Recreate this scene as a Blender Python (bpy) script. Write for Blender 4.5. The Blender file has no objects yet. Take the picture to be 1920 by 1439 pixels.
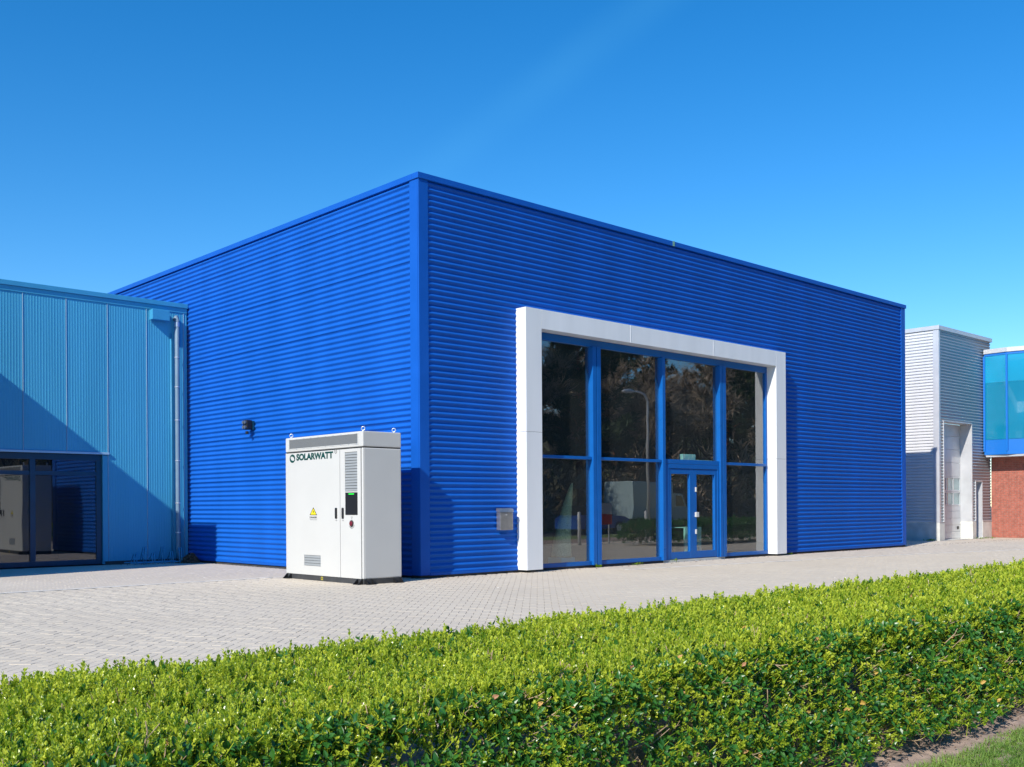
import bpy, bmesh, math, random
import numpy as np
from mathutils import Vector, Matrix, noise as mnoise
random.seed(7); rng = np.random.default_rng(7)
S = bpy.context.scene
COL = S.collection

# ------------------------------------------------------------------ camera
F, CY = 1931.75, 949.97
YAW, ROLL = 0.7516071, -0.0062717
CAM = Vector((-12.850, -16.4616, 1.45))
fw = Vector((math.sin(YAW), math.cos(YAW), 0)); rt = Vector((math.cos(YAW), -math.sin(YAW), 0)); up = Vector((0, 0, 1))
r2 = rt*math.cos(ROLL) + up*math.sin(ROLL); u2 = -rt*math.sin(ROLL) + up*math.cos(ROLL)
cd = bpy.data.cameras.new('camera'); cam = bpy.data.objects.new('camera', cd); COL.objects.link(cam)
cd.sensor_width = 36; cd.lens = F/1920*36; cd.shift_y = (CY-719.5)/1920
cd.clip_start = 0.05; cd.clip_end = 3000
M = Matrix((( r2.x, u2.x, -fw.x, CAM.x), (r2.y, u2.y, -fw.y, CAM.y), (r2.z, u2.z, -fw.z, CAM.z), (0, 0, 0, 1)))
cam.matrix_world = M
S.camera = cam

# ------------------------------------------------------------------ sky, sun, exposure
SUND = Vector((1.0, 0.28, -0.77)).normalized()          # direction the light travels
to_sun = -SUND
elev = math.asin(to_sun.z); azim = math.atan2(to_sun.x, to_sun.y)
W = bpy.data.worlds.new('World'); S.world = W; W.use_nodes = True
nt = W.node_tree; nt.nodes.clear()
out = nt.nodes.new('ShaderNodeOutputWorld'); bg = nt.nodes.new('ShaderNodeBackground')
sky = nt.nodes.new('ShaderNodeTexSky'); sky.sky_type = 'NISHITA'; sky.sun_disc = False
sky.sun_elevation = elev; sky.sun_rotation = azim
sky.air_density = 1.0; sky.dust_density = 0.05; sky.ozone_density = 5.2; sky.altitude = 0
hs = nt.nodes.new('ShaderNodeHueSaturation'); hs.inputs['Saturation'].default_value = 1.31; hs.inputs['Hue'].default_value = 0.5
bg.inputs['Strength'].default_value = 0.128
nt.links.new(sky.outputs[0], hs.inputs['Color'])
# an old, nearly dissolved vapour trail: a faint noisy band along one great circle
def pray(px, py): return (fw + r2*((px-960)/F) - u2*((py-CY)/F)).normalized()
trn = pray(1200, 20).cross(pray(850, 285)).normalized()
tcn = nt.nodes.new('ShaderNodeTexCoord'); dp = nt.nodes.new('ShaderNodeVectorMath'); dp.operation = 'DOT_PRODUCT'; dp.inputs[1].default_value = trn
nz = nt.nodes.new('ShaderNodeTexNoise'); nz.inputs['Scale'].default_value = 9; nz.inputs['Detail'].default_value = 5
nt.links.new(tcn.outputs['Generated'], dp.inputs[0]); nt.links.new(tcn.outputs['Generated'], nz.inputs['Vector'])
ab = nt.nodes.new('ShaderNodeMath'); ab.operation = 'ABSOLUTE'; nt.links.new(dp.outputs['Value'], ab.inputs[0])
mr = nt.nodes.new('ShaderNodeMapRange'); mr.interpolation_type = 'SMOOTHSTEP'; mr.inputs['From Min'].default_value = 0.028; mr.inputs['From Max'].default_value = 0.0; nt.links.new(ab.outputs[0], mr.inputs['Value'])
mm = nt.nodes.new('ShaderNodeMath'); mm.operation = 'MULTIPLY'; nt.links.new(mr.outputs[0], mm.inputs[0]); nt.links.new(nz.outputs['Fac'], mm.inputs[1])
ad_ = nt.nodes.new('ShaderNodeVectorMath'); ad_.operation = 'MULTIPLY_ADD'; ad_.inputs[1].default_value = (0.07, 0.20, 0.17)
cb = nt.nodes.new('ShaderNodeCombineXYZ'); [nt.links.new(mm.outputs[0], cb.inputs[i]) for i in range(3)]
nt.links.new(cb.outputs[0], ad_.inputs[0]); nt.links.new(hs.outputs[0], ad_.inputs[2]); nt.links.new(ad_.outputs[0], bg.inputs[0]); nt.links.new(bg.outputs[0], out.inputs[0])
sl = bpy.data.lights.new('sun', 'SUN'); sl.energy = 4.0; sl.angle = math.radians(0.53); sl.color = (1.0, 0.94, 0.84)
sun = bpy.data.objects.new('sun', sl); COL.objects.link(sun)
sun.rotation_euler = SUND.to_track_quat('-Z', 'Y').to_euler(); sun.location = (-30, -10, 40)
S.view_settings.view_transform = 'Standard'; S.view_settings.look = 'None'
S.view_settings.exposure = 0.5; S.view_settings.gamma = 1; S.view_settings.use_curve_mapping = False
S.cycles.max_bounces = 8; S.cycles.transparent_max_bounces = 16

# ------------------------------------------------------------------ materials
def mat(name, col, rough=0.5, metal=0.0, var=0.0, vscale=3.0, bump=0.0, bscale=60.0, spec=0.5, coat=0.0, streak=False, col2=None):
    m = bpy.data.materials.new(name); m.use_nodes = True
    n = m.node_tree.nodes; l = m.node_tree.links; b = n['Principled BSDF']
    b.inputs['Base Color'].default_value = (*col, 1); b.inputs['Roughness'].default_value = rough
    b.inputs['Metallic'].default_value = metal; b.inputs['Specular IOR Level'].default_value = spec
    if coat: b.inputs['Coat Weight'].default_value = coat
    if var > 0 or bump > 0:
        g = n.new('ShaderNodeNewGeometry')
    if var > 0:
        mp = n.new('ShaderNodeMapping'); mp.inputs['Scale'].default_value = (1, 1, 0.12) if streak else (1, 1, 1)
        l.new(g.outputs['Position'], mp.inputs['Vector'])
        t = n.new('ShaderNodeTexNoise'); t.inputs['Scale'].default_value = vscale; t.inputs['Detail'].default_value = 6; t.inputs['Roughness'].default_value = 0.5
        l.new(mp.outputs[0], t.inputs['Vector'])
        r = n.new('ShaderNodeValToRGB')
        c2 = col2 if col2 else tuple(min(1, c*(1+var)) for c in col)
        r.color_ramp.elements[0].position = 0.32; r.color_ramp.elements[1].position = 0.68
        r.color_ramp.elements[0].color = (*[c*(1-var) for c in col], 1); r.color_ramp.elements[1].color = (*c2, 1)
        l.new(t.outputs['Fac'], r.inputs[0]); l.new(r.outputs[0], b.inputs['Base Color'])
        rr = n.new('ShaderNodeMapRange'); rr.inputs['To Min'].default_value = max(0.02, rough-0.08); rr.inputs['To Max'].default_value = min(1, rough+0.1)
        l.new(t.outputs['Fac'], rr.inputs['Value']); l.new(rr.outputs[0], b.inputs['Roughness'])
    if bump > 0:
        t2 = n.new('ShaderNodeTexNoise'); t2.inputs['Scale'].default_value = bscale; t2.inputs['Detail'].default_value = 4
        l.new(g.outputs['Position'], t2.inputs['Vector'])
        bp = n.new('ShaderNodeBump'); bp.inputs['Strength'].default_value = bump; bp.inputs['Distance'].default_value = 0.01
        l.new(t2.outputs['Fac'], bp.inputs['Height']); l.new(bp.outputs[0], b.inputs['Normal'])
    return m

BLUE = (0.007, 0.105, 0.475)
m_blue = mat('blue_coated_steel', BLUE, 0.5, spec=0.15, var=0.07, vscale=1.3, streak=True, bump=0.03, bscale=7)
m_bluetrim = mat('blue_trim', (0.006, 0.095, 0.45), 0.45, spec=0.2, var=0.05, vscale=2)
m_bluefr = mat('blue_window_profile', (0.005, 0.11, 0.41), 0.3, spec=0.35, var=0.04, vscale=4)
m_lb = mat('light_blue_sheet', (0.058, 0.35, 0.54), 0.42, var=0.06, vscale=1.5, streak=True)
m_lbtrim = mat('light_blue_trim', (0.05, 0.31, 0.52), 0.4, var=0.05)
m_lbpale = mat('pale_blue_metal', (0.32, 0.52, 0.68), 0.4, var=0.05)
m_navy = mat('navy_window_profile', (0.003, 0.05, 0.10), 0.35, var=0.1)
m_white = mat('white_composite_panel', (0.74, 0.76, 0.78), 0.32, var=0.045, vscale=2.2, streak=True)
m_core = mat('dark_joint', (0.10, 0.11, 0.12), 0.8)
m_cab = mat('white_powder_coat', (0.545, 0.54, 0.515), 0.38, var=0.015, vscale=2, bump=0.03, bscale=400)
m_seal = mat('dark_rubber_seal', (0.02, 0.02, 0.02), 0.7)
m_black = mat('black_plastic', (0.012, 0.012, 0.013), 0.4)
m_base = mat('charcoal_steel', (0.045, 0.047, 0.05), 0.5, var=0.15, vscale=6)
m_louvre = mat('grey_louvre', (0.27, 0.285, 0.29), 0.45, var=0.04)
m_mesh = mat('grey_mesh', (0.15, 0.158, 0.162), 0.6, bump=0.6, bscale=300)
m_green = mat('dark_green_print', (0.004, 0.055, 0.045), 0.4)
m_grey_print = mat('grey_print', (0.07, 0.075, 0.075), 0.5)
m_yellow = mat('yellow_print', (0.80, 0.66, 0.02), 0.45)
m_red = mat('red_button', (0.16, 0.012, 0.025), 0.35)
m_zinc = mat('zinc', (0.62, 0.64, 0.66), 0.35, metal=0.7)
m_steel = mat('brushed_steel', (0.40, 0.40, 0.41), 0.38, metal=0.85, var=0.06, vscale=20)
m_silverf = mat('silver_sheet_shaded', (0.33, 0.375, 0.41), 0.4, metal=0.45, var=0.04, vscale=1.5, streak=True)  # silver sheet for the front wall, its shade put into a darker colour
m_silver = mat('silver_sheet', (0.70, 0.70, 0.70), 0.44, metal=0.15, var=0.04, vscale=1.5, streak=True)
m_silver2 = mat('silver_door', (0.58, 0.59, 0.61), 0.4, metal=0.3, var=0.05)
m_plinth = mat('painted_concrete_plinth', (0.62, 0.62, 0.58), 0.8, var=0.14, vscale=2.5, bump=0.2)
m_darkplinth = mat('bitumen_plinth', (0.05, 0.05, 0.055), 0.8, var=0.2)
m_brick = mat('pink_red_brick', (0.385, 0.125, 0.088), 0.85, var=0.22, vscale=7, bump=0.35, bscale=90)
m_mortar = mat('mortar', (0.36, 0.26, 0.22), 0.9, bump=0.2)
m_sand = mat('jointing_sand', (0.15, 0.135, 0.115), 0.95, var=0.2, vscale=5)
m_kerb = mat('pale_concrete_edging', (0.62, 0.58, 0.52), 0.85, var=0.12, vscale=3, bump=0.15)
m_asph = mat('asphalt', (0.055, 0.055, 0.058), 0.9, var=0.2, vscale=2, bump=0.3, bscale=90)
m_earth = mat('earth', (0.14, 0.115, 0.085), 0.95, var=0.35, vscale=2, bump=0.5, bscale=30)
m_soil = mat('bare_soil', (0.36, 0.265, 0.21), 0.95, var=0.3, vscale=9, bump=0.8, bscale=70)
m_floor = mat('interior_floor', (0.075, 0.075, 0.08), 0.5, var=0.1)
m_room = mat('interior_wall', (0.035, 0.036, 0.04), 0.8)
m_wicker = mat('straw_wicker', (0.62, 0.54, 0.30), 0.7, var=0.35, vscale=45)
m_desk = mat('pale_green_board', (0.52, 0.80, 0.74), 0.4)
m_lampgrey = mat('galvanised_pole', (0.6, 0.6, 0.6), 0.4, metal=0.3)
m_tyre = mat('tyre', (0.02, 0.02, 0.02), 0.8)
m_darkglass = mat('dark_vehicle_glass', (0.01, 0.012, 0.014), 0.05)
m_vanwhite = mat('pale_vehicle_paint', (0.34, 0.44, 0.45), 0.3, coat=0.5)
m_carblue = mat('blue_vehicle_paint', (0.02, 0.09, 0.36), 0.3, coat=0.6)
m_signred = mat('red_print', (0.6, 0.03, 0.02), 0.5)
m_bark = mat('grey_brown_bark', (0.12, 0.09, 0.065), 0.9, var=0.35, vscale=6, bump=0.5)
m_pinebark = mat('red_pine_bark', (0.24, 0.105, 0.055), 0.9, var=0.35, vscale=6, bump=0.5)
m_twigfar = mat('bare_twigs', (0.42, 0.33, 0.24), 0.9)
m_led = mat('green_led', (0.02, 0.5, 0.05), 0.4)
e = m_led.node_tree.nodes['Principled BSDF']; e.inputs['Emission Color'].default_value = (0.01, 0.8, 0.03, 1); e.inputs['Emission Strength'].default_value = 0.7

def glass(name, tint, ior, gloss=(1, 1, 1), rough=0.0):
    m = bpy.data.materials.new(name); m.use_nodes = True
    n = m.node_tree.nodes; l = m.node_tree.links; n.clear()
    o = n.new('ShaderNodeOutputMaterial'); t = n.new('ShaderNodeBsdfTransparent'); t.inputs[0].default_value = (*tint, 1)
    gl = n.new('ShaderNodeBsdfGlossy'); gl.inputs['Roughness'].default_value = rough; gl.inputs[0].default_value = (*gloss, 1)
    f = n.new('ShaderNodeFresnel'); f.inputs['IOR'].default_value = ior
    gm = n.new('ShaderNodeNewGeometry'); inv = n.new('ShaderNodeMath'); inv.operation = 'SUBTRACT'; inv.inputs[0].default_value = 1; l.new(gm.outputs['Backfacing'], inv.inputs[1])
    ml = n.new('ShaderNodeMath'); ml.operation = 'MULTIPLY'; l.new(f.outputs[0], ml.inputs[0]); l.new(inv.outputs[0], ml.inputs[1])
    mx = n.new('ShaderNodeMixShader'); l.new(ml.outputs[0], mx.inputs[0]); l.new(t.outputs[0], mx.inputs[1]); l.new(gl.outputs[0], mx.inputs[2]); df = n.new('ShaderNodeBsdfDiffuse'); df.inputs[0].default_value = (0.62, 0.66, 0.70, 1); dm = n.new('ShaderNodeMixShader'); dm.inputs[0].default_value = 0.016
    l.new(mx.outputs[0], dm.inputs[1]); l.new(df.outputs[0], dm.inputs[2]); l.new(dm.outputs[0], o.inputs[0])
    # slow waviness of float glass
    g = n.new('ShaderNodeNewGeometry'); tx = n.new('ShaderNodeTexNoise'); tx.inputs['Scale'].default_value = 1.1; tx.inputs['Detail'].default_value = 1
    l.new(g.outputs['Position'], tx.inputs['Vector']); bp = n.new('ShaderNodeBump'); bp.inputs['Strength'].default_value = 0.05; bp.inputs['Distance'].default_value = 0.02
    l.new(tx.outputs['Fac'], bp.inputs['Height']); l.new(bp.outputs[0], gl.inputs['Normal'])
    return m
m_glass = glass('coated_glass', (0.84, 0.93, 0.92), 2.6)
m_glass2 = glass('dark_tinted_glass', (0.45, 0.52, 0.54), 2.0)
m_glass3 = mat('blue_glass_painted_sky', (0.012, 0.33, 0.56), 0.12, var=0.08, vscale=0.6, spec=0.3)  # bay glass: reflected sky put into the blue, paler for the upper panes
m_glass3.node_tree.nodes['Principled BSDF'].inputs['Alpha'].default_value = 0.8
m_glass4 = mat('blue_solar_glass_clear', (0.008, 0.27, 0.46), 0.12, var=0.08, vscale=0.6, spec=0.3)
m_glass4.node_tree.nodes['Principled BSDF'].inputs['Alpha'].default_value = 0.62

def leafmat(name, c1, c2, rough=0.45, trans=0.3, spec=0.5):
    m = bpy.data.materials.new(name); m.use_nodes = True
    n = m.node_tree.nodes; l = m.node_tree.links; b = n['Principled BSDF']; o = n['Material Output']
    at = n.new('ShaderNodeAttribute'); at.attribute_type = 'INSTANCER'; at.attribute_name = 'tint'
    g = n.new('ShaderNodeNewGeometry')
    ad = n.new('ShaderNodeMath'); ad.operation = 'MULTIPLY_ADD'; ad.inputs[1].default_value = 0.5; ad.inputs[2].default_value = -0.25
    l.new(g.outputs['Random Per Island'], ad.inputs[0])
    a2 = n.new('ShaderNodeMath'); a2.operation = 'ADD'; a2.use_clamp = True
    l.new(at.outputs['Fac'], a2.inputs[0]); l.new(ad.outputs[0], a2.inputs[1])
    mx = n.new('ShaderNodeMixRGB'); mx.inputs[1].default_value = (*c1, 1); mx.inputs[2].default_value = (*c2, 1)
    l.new(a2.outputs[0], mx.inputs[0]); l.new(mx.outputs[0], b.inputs['Base Color'])
    b.inputs['Roughness'].default_value = rough; b.inputs['Specular IOR Level'].default_value = spec
    tr = n.new('ShaderNodeBsdfTranslucent'); l.new(mx.outputs[0], tr.inputs[0])
    ms = n.new('ShaderNodeMixShader'); ms.inputs[0].default_value = trans
    l.new(b.outputs[0], ms.inputs[1]); l.new(tr.outputs[0], ms.inputs[2]); l.new(ms.outputs[0], o.inputs[0])
    return m
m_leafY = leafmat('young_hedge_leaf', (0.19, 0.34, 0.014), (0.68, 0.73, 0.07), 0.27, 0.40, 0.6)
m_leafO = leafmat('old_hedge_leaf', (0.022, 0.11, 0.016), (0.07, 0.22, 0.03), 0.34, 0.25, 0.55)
m_leafD = leafmat('dead_hedge_leaf', (0.66, 0.42, 0.07), (0.50, 0.24, 0.12), 0.6, 0.25)
m_twig = mat('tan_twig', (0.40, 0.29, 0.18), 0.8, var=0.3, vscale=30)
m_grass = leafmat('grass_blade', (0.12, 0.26, 0.03), (0.30, 0.42, 0.09), 0.5, 0.35)
m_fol1 = leafmat('pine_needles', (0.035, 0.07, 0.022), (0.09, 0.13, 0.035), 0.6, 0.3)
m_fol2 = leafmat('budding_leaves', (0.20, 0.15, 0.08), (0.20, 0.20, 0.07), 0.6, 0.5)
m_litter = leafmat('dry_litter', (0.14, 0.08, 0.05), (0.36, 0.24, 0.16), 0.8, 0.1)
m_lawn = mat('lawn_ground', (0.12, 0.19, 0.05), 0.95, var=0.3, vscale=3, bump=0.6, bscale=50, col2=(0.22, 0.26, 0.09))

def pavermat(name, c1, c2):
    m = bpy.data.materials.new(name); m.use_nodes = True
    n = m.node_tree.nodes; l = m.node_tree.links; b = n['Principled BSDF']
    at = n.new('ShaderNodeAttribute'); at.attribute_name = 'tone'
    g = n.new('ShaderNodeNewGeometry')
    t = n.new('ShaderNodeTexNoise'); t.inputs['Scale'].default_value = 0.35; t.inputs['Detail'].default_value = 5; t.inputs['Roughness'].default_value = 0.6
    t2 = n.new('ShaderNodeTexNoise'); t2.inputs['Scale'].default_value = 130; t2.inputs['Detail'].default_value = 3
    l.new(g.outputs['Position'], t.inputs['Vector']); l.new(g.outputs['Position'], t2.inputs['Vector'])
    a = n.new('ShaderNodeMath'); a.operation = 'MULTIPLY_ADD'; a.inputs[1].default_value = 0.2; l.new(at.outputs['Fac'], a.inputs[0])
    s = n.new('ShaderNodeMath'); s.operation = 'MULTIPLY_ADD'; s.inputs[1].default_value = 0.9; s.inputs[2].default_value = -0.2; l.new(t.outputs['Fac'], s.inputs[0])
    l.new(s.outputs[0], a.inputs[2])
    a3 = n.new('ShaderNodeMath'); a3.operation = 'MULTIPLY_ADD'; a3.inputs[1].default_value = 0.5; l.new(t2.outputs['Fac'], a3.inputs[0])
    a4 = n.new('ShaderNodeMath'); a4.operation = 'SUBTRACT'; a4.inputs[1].default_value = 0.14; l.new(a.outputs[0], a4.inputs[0]); l.new(a4.outputs[0], a3.inputs[2])
    mx = n.new('ShaderNodeMixRGB'); mx.use_clamp = True; mx.inputs[1].default_value = (*c1, 1); mx.inputs[2].default_value = (*c2, 1)
    l.new(a3.outputs[0], mx.inputs[0]); l.new(mx.outputs[0], b.inputs['Base Color']); b.inputs['Roughness'].default_value = 0.85
    bp = n.new('ShaderNodeBump'); bp.inputs['Strength'].default_value = 0.25; bp.inputs['Distance'].default_value = 0.003
    l.new(t2.outputs['Fac'], bp.inputs['Height']); l.new(bp.outputs[0], b.inputs['Normal'])
    return m
m_paver = pavermat('grey_concrete_paver', (0.51, 0.44, 0.345), (0.67, 0.59, 0.47))
m_paver2 = pavermat('warm_concrete_paver', (0.49, 0.425, 0.345), (0.65, 0.575, 0.475))

# ------------------------------------------------------------------ object helpers
ORG = {}
def tag(o, label=None, cat=None, group=None, kind=None):
    if label: o['label'] = label
    if cat: o['category'] = cat
    if group: o['group'] = group
    if kind: o['kind'] = kind
    return o
def thing(name, loc, label, cat, group=None):
    o = bpy.data.objects.new(name, None); o.empty_display_size = 0.2; COL.objects.link(o); o.location = loc
    ORG[o] = Vector(loc); return tag(o, label, cat, group)
class MB:
    """collects polygons, then links them as one mesh object"""
    def __init__(s): s.v = []; s.f = []; s.sm = False
    def poly(s, pts):
        b = len(s.v); s.v += [tuple(p) for p in pts]; s.f.append(tuple(range(b, b+len(pts)))); return s
    def box(s, x0, x1, y0, y1, z0, z1, skip=''):
        b = len(s.v)
        s.v += [(x0,y0,z0),(x1,y0,z0),(x1,y1,z0),(x0,y1,z0),(x0,y0,z1),(x1,y0,z1),(x1,y1,z1),(x0,y1,z1)]
        fs = {'b':(0,3,2,1),'t':(4,5,6,7),'f':(0,1,5,4),'k':(2,3,7,6),'l':(3,0,4,7),'r':(1,2,6,5)}
        for k, q in fs.items():
            if k not in skip: s.f.append(tuple(b+i for i in q))
        return s
    def bbox(s, x0, x1, y0, y1, z0, z1, r=0.006):
        bm = bmesh.new(); bmesh.ops.create_cube(bm, size=1)
        for v in bm.verts:
            v.co = Vector((x0+(v.co.x+.5)*(x1-x0), y0+(v.co.y+.5)*(y1-y0), z0+(v.co.z+.5)*(z1-z0)))
        bmesh.ops.bevel(bm, geom=bm.edges[:], offset=r, segments=2, affect='EDGES', profile=0.5)
        return s.addbm(bm)
    def addbm(s, bm):
        bm.verts.index_update(); b = len(s.v)
        s.v += [tuple(v.co) for v in bm.verts]; s.f += [tuple(b+v.index for v in f.verts) for f in bm.faces]; bm.free(); return s
    def tube(s, pts, r, n=8, cap=True):
        pts = [Vector(p) for p in pts]; R = r if hasattr(r, '__len__') else [r]*len(pts); b = len(s.v); a = None
        for i, p in enumerate(pts):
            d = (pts[min(i+1, len(pts)-1)] - pts[max(i-1, 0)]).normalized()
            if a is None: a = d.orthogonal().normalized()
            else: a = (a - d*a.dot(d)).normalized()
            c = d.cross(a)
            for k in range(n):
                t = 2*math.pi*k/n; s.v.append(tuple(p + (a*math.cos(t)+c*math.sin(t))*R[i]))
        for i in range(len(pts)-1):
            for k in range(n):
                k2 = (k+1) % n; s.f.append((b+i*n+k, b+i*n+k2, b+(i+1)*n+k2, b+(i+1)*n+k))
        if cap:
            s.f.append(tuple(b+k for k in reversed(range(n)))); e = b+(len(pts)-1)*n; s.f.append(tuple(e+k for k in range(n)))
        return s
    def extrude(s, poly, axis, a0, a1):
        """polygon of 2D points extruded along axis (0,1,2)"""
        def P(p, a):
            q = list(p); q.insert(axis, a); return tuple(q)
        b = len(s.v); n = len(poly); s.v += [P(p, a0) for p in poly] + [P(p, a1) for p in poly]
        s.f.append(tuple(b+i for i in reversed(range(n)))); s.f.append(tuple(b+n+i for i in range(n)))
        for i in range(n):
            j = (i+1) % n; s.f.append((b+i, b+j, b+n+j, b+n+i))
        return s
    def smooth(s): s.sm = True; return s
    def mesh(s, name, m, org):
        me = bpy.data.meshes.new(name)
        me.from_pydata([(x-org.x, y-org.y, z-org.z) for x, y, z in s.v], [], s.f)
        bm = bmesh.new(); bm.from_mesh(me); bmesh.ops.recalc_face_normals(bm, faces=bm.faces[:]) if not getattr(s, 'keep', False) else None
        bm.to_mesh(me); bm.free()
        if m: me.materials.append(m)
        if s.sm: me.polygons.foreach_set('use_smooth', [True]*len(me.polygons))
        me.update(); return me
    def build(s, name, m, parent=None, label=None, cat=None, group=None, kind=None, org=None):
        if parent is not None: O = ORG[parent]
        elif org is not None: O = Vector(org)
        else:
            a = np.array(s.v); O = Vector(((a[:,0].min()+a[:,0].max())/2, (a[:,1].min()+a[:,1].max())/2, a[:,2].min()))
        ob = bpy.data.objects.new(name, s.mesh(name, m, O)); COL.objects.link(ob); ORG[ob] = O
        if parent is not None: ob.parent = parent
        else: ob.location = O
        return tag(ob, label, cat, group, kind)
def raw(name, verts, faces, m, parent=None, kind=None, org=(0,0,0), smooth=False, attrs=None, mats=None, midx=None):
    me = bpy.data.meshes.new(name); v = np.asarray(verts, dtype=np.float32) - np.asarray(org, dtype=np.float32)
    me.from_pydata(v.tolist(), [], faces if isinstance(faces, list) else faces.tolist())
    for x in (mats or [m]): me.materials.append(x)
    if midx is not None: me.polygons.foreach_set('material_index', np.asarray(midx, dtype=np.int32))
    for an, (ty, dom, data) in (attrs or {}).items():
        a = me.attributes.new(an, ty, dom); key = 'vector' if ty == 'FLOAT_VECTOR' else 'value'
        a.data.foreach_set(key, np.asarray(data).ravel())
    if smooth: me.polygons.foreach_set('use_smooth', [True]*len(me.polygons))
    me.update()
    ob = bpy.data.objects.new(name, me); COL.objects.link(ob); ORG[ob] = Vector(org)
    if parent is not None: ob.parent = parent
    else: ob.location = org
    return tag(ob, kind=kind)
def corr(mb, axis, a0, a1, z0, z1, plane, outward, pitch=0.12, amp=0.0185, seg=10, zref=0.0, nx=1, lap=0.0, groove=0.0):
    """horizontal sine corrugation: sheet running along axis 0 (x) or 1 (y)"""
    n = max(2, int(round((z1-z0)/pitch*seg))); b = len(mb.v)
    for k in range(n+1):
        z = z0+(z1-z0)*k/n; o = plane+outward*(amp*math.cos(2*math.pi*(z-zref)/pitch)-amp + lap*(1-k/n))
        if groove: ph = ((z-zref)/pitch) % 1.0; o = plane-outward*(groove*min(1, max(0, (abs(ph-0.80) < 0.20)*(1-(abs(ph-0.80)/0.20)**6))) + 0.004*ph)
        for i in range(nx+1):
            a = a0+(a1-a0)*i/nx
            mb.v.append((a, o, z) if axis == 0 else (o, a, z))
    for k in range(n):
        for i in range(nx):
            w = nx+1; mb.f.append((b+k*w+i, b+k*w+i+1, b+(k+1)*w+i+1, b+(k+1)*w+i))
    mb.sm = True
    return mb

# ================================================================== SETTING: ground
g = MB(); g.poly([(-300,-300,-0.03),(400,-300,-0.03),(400,300,-0.03),(-300,300,-0.03)])
tag(g.build('ground', m_earth, org=(0,0,-0.03)), kind='structure')
g = MB(); g.poly([(-60,-24.5,-0.02),(140,-24.5,-0.02),(140,-18.0,-0.02),(-60,-18.0,-0.02)])
tag(g.build('road', m_asph, org=(0,-21,-0.02)), kind='structure')
g = MB(); g.poly([(-60,-18,-0.01),(140,-18,-0.01),(140,-14.12,-0.01),(-60,-14.12,-0.01)]); g.poly([(-60,-60,-0.01),(140,-60,-0.01),(140,-24.5,-0.01),(-60,-24.5,-0.01)])
tag(g.build('lawn', m_lawn, org=(0,-16,-0.01)), kind='structure')
# bare soil strip under and before the hedge: gently uneven sheet
sx = np.linspace(-22, 34, 290); sy = np.linspace(-14.35, -11.2, 30)
vv = []; 
for y in sy:
    for x in sx:
        edge = min(1, max(0, (y+14.35)/0.25)); vv.append((x, y, 0.002 - 0.02*(1-edge) + 0.018*edge*mnoise.noise((x*3, y*3, 0)) + 0.008*edge*mnoise.noise((x*14, y*14, 3))))
ff = []; w = len(sx)
for j in range(len(sy)-1):
    for i in range(w-1): ff.append((j*w+i, j*w+i+1, (j+1)*w+i+1, (j+1)*w+i))
raw('soil_bed', vv, ff, m_soil, kind='structure', smooth=True)

# ------------------------------------------------------------------ pavement of single pavers
pave = MB(); pave.poly([(-40,-11.2,-0.012),(60,-11.2,-0.012),(60,12,-0.012),(-40,12,-0.012)])
pavement = tag(pave.build('pavement', m_sand, org=(0,0,-0.012)), kind='structure')
ORG[pavement] = Vector((0,0,-0.012))
EDB = [(5.0,-1.15),(6.97,-1.42),(8.81,-1.72),(12.4,-2.10),(16.1,-2.70),(19.0,-3.42),(20.8,-3.86),(26.0,-5.3),(40,-9.5)]
def edge_b(x): return np.interp(x, [p[0] for p in EDB], [p[1] for p in EDB])
def project(P):
    d = P - np.array(CAM); z = d@np.array(fw); return 960+F*(d@np.array(r2))/z, CY-F*(d@np.array(u2))/z, z
def paver_set(cx, cy, ang, L, Wd):
    """arrays of vertices/faces for chamfered pavers"""
    n = len(cx); c, s = np.cos(ang), np.sin(ang)
    g_ = 0.0012; ch = 0.0027
    base = np.array([(-1,-1),(1,-1),(1,1),(-1,1)], float)
    hl, hw = L/2-g_, Wd/2-g_
    V = np.zeros((n, 8, 3))
    dz = rng.normal(0, 0.0009, n); tx = rng.normal(0, 0.0022, n); ty = rng.normal(0, 0.0022, n)
    for k in range(4):
        for lvl, (ins, z) in enumerate(((0, -0.007), (ch, 0.0))):
            lx = base[k,0]*(hl-ins); ly = base[k,1]*(hw-ins)
            V[:, lvl*4+k, 0] = cx + c*lx - s*ly; V[:, lvl*4+k, 1] = cy + s*lx + c*ly
            V[:, lvl*4+k, 2] = z + dz + tx*lx + ty*ly
    Fq = np.array([(4,5,6,7),(0,1,5,4),(1,2,6,5),(2,3,7,6),(3,0,4,7)])
    return V, Fq
w = 0.1075
N = 330
ii, jj = np.meshgrid(np.arange(-N, N), np.arange(-N, N), indexing='ij'); ii = ii.ravel(); jj = jj.ravel()
sm = (ii-jj) % 4
H = sm == 0; Vt = sm == 3
ca = np.concatenate([(ii[H]+1.0)*w, (ii[Vt]+0.5)*w]); cb = np.concatenate([(jj[H]+0.5)*w, (jj[Vt]+1.0)*w])
an = np.concatenate([np.zeros(H.sum()), np.full(Vt.sum(), math.pi/2)])
R45 = math.radians(45.5)
px_ = 6 + ca*math.cos(R45) - cb*math.sin(R45); py_ = -4 + ca*math.sin(R45) + cb*math.cos(R45); an = an + R45
def region(x, y):
    ok = (y > -11.15) & (x > -22) & (x < 33)
    ok &= ~((x > -0.02) & (y > -0.02) & (x < 20.95))
    ok &= y < np.where(x < 0, 2.52, np.where(x > 5, edge_b(x)-0.11, -0.02))
    return ok
P = np.stack([px_, py_, np.zeros_like(px_)], 1)
u_, v_, z_ = project(P)
keep = region(px_, py_) & (z_ > 2) & (u_ > -1500) & (u_ < 2500)
px_, py_, an, u_, v_, z_ = [a[keep] for a in (px_, py_, an, u_, v_, z_)]
V, Fq = paver_set(px_, py_, an, 2*w, w)
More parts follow.
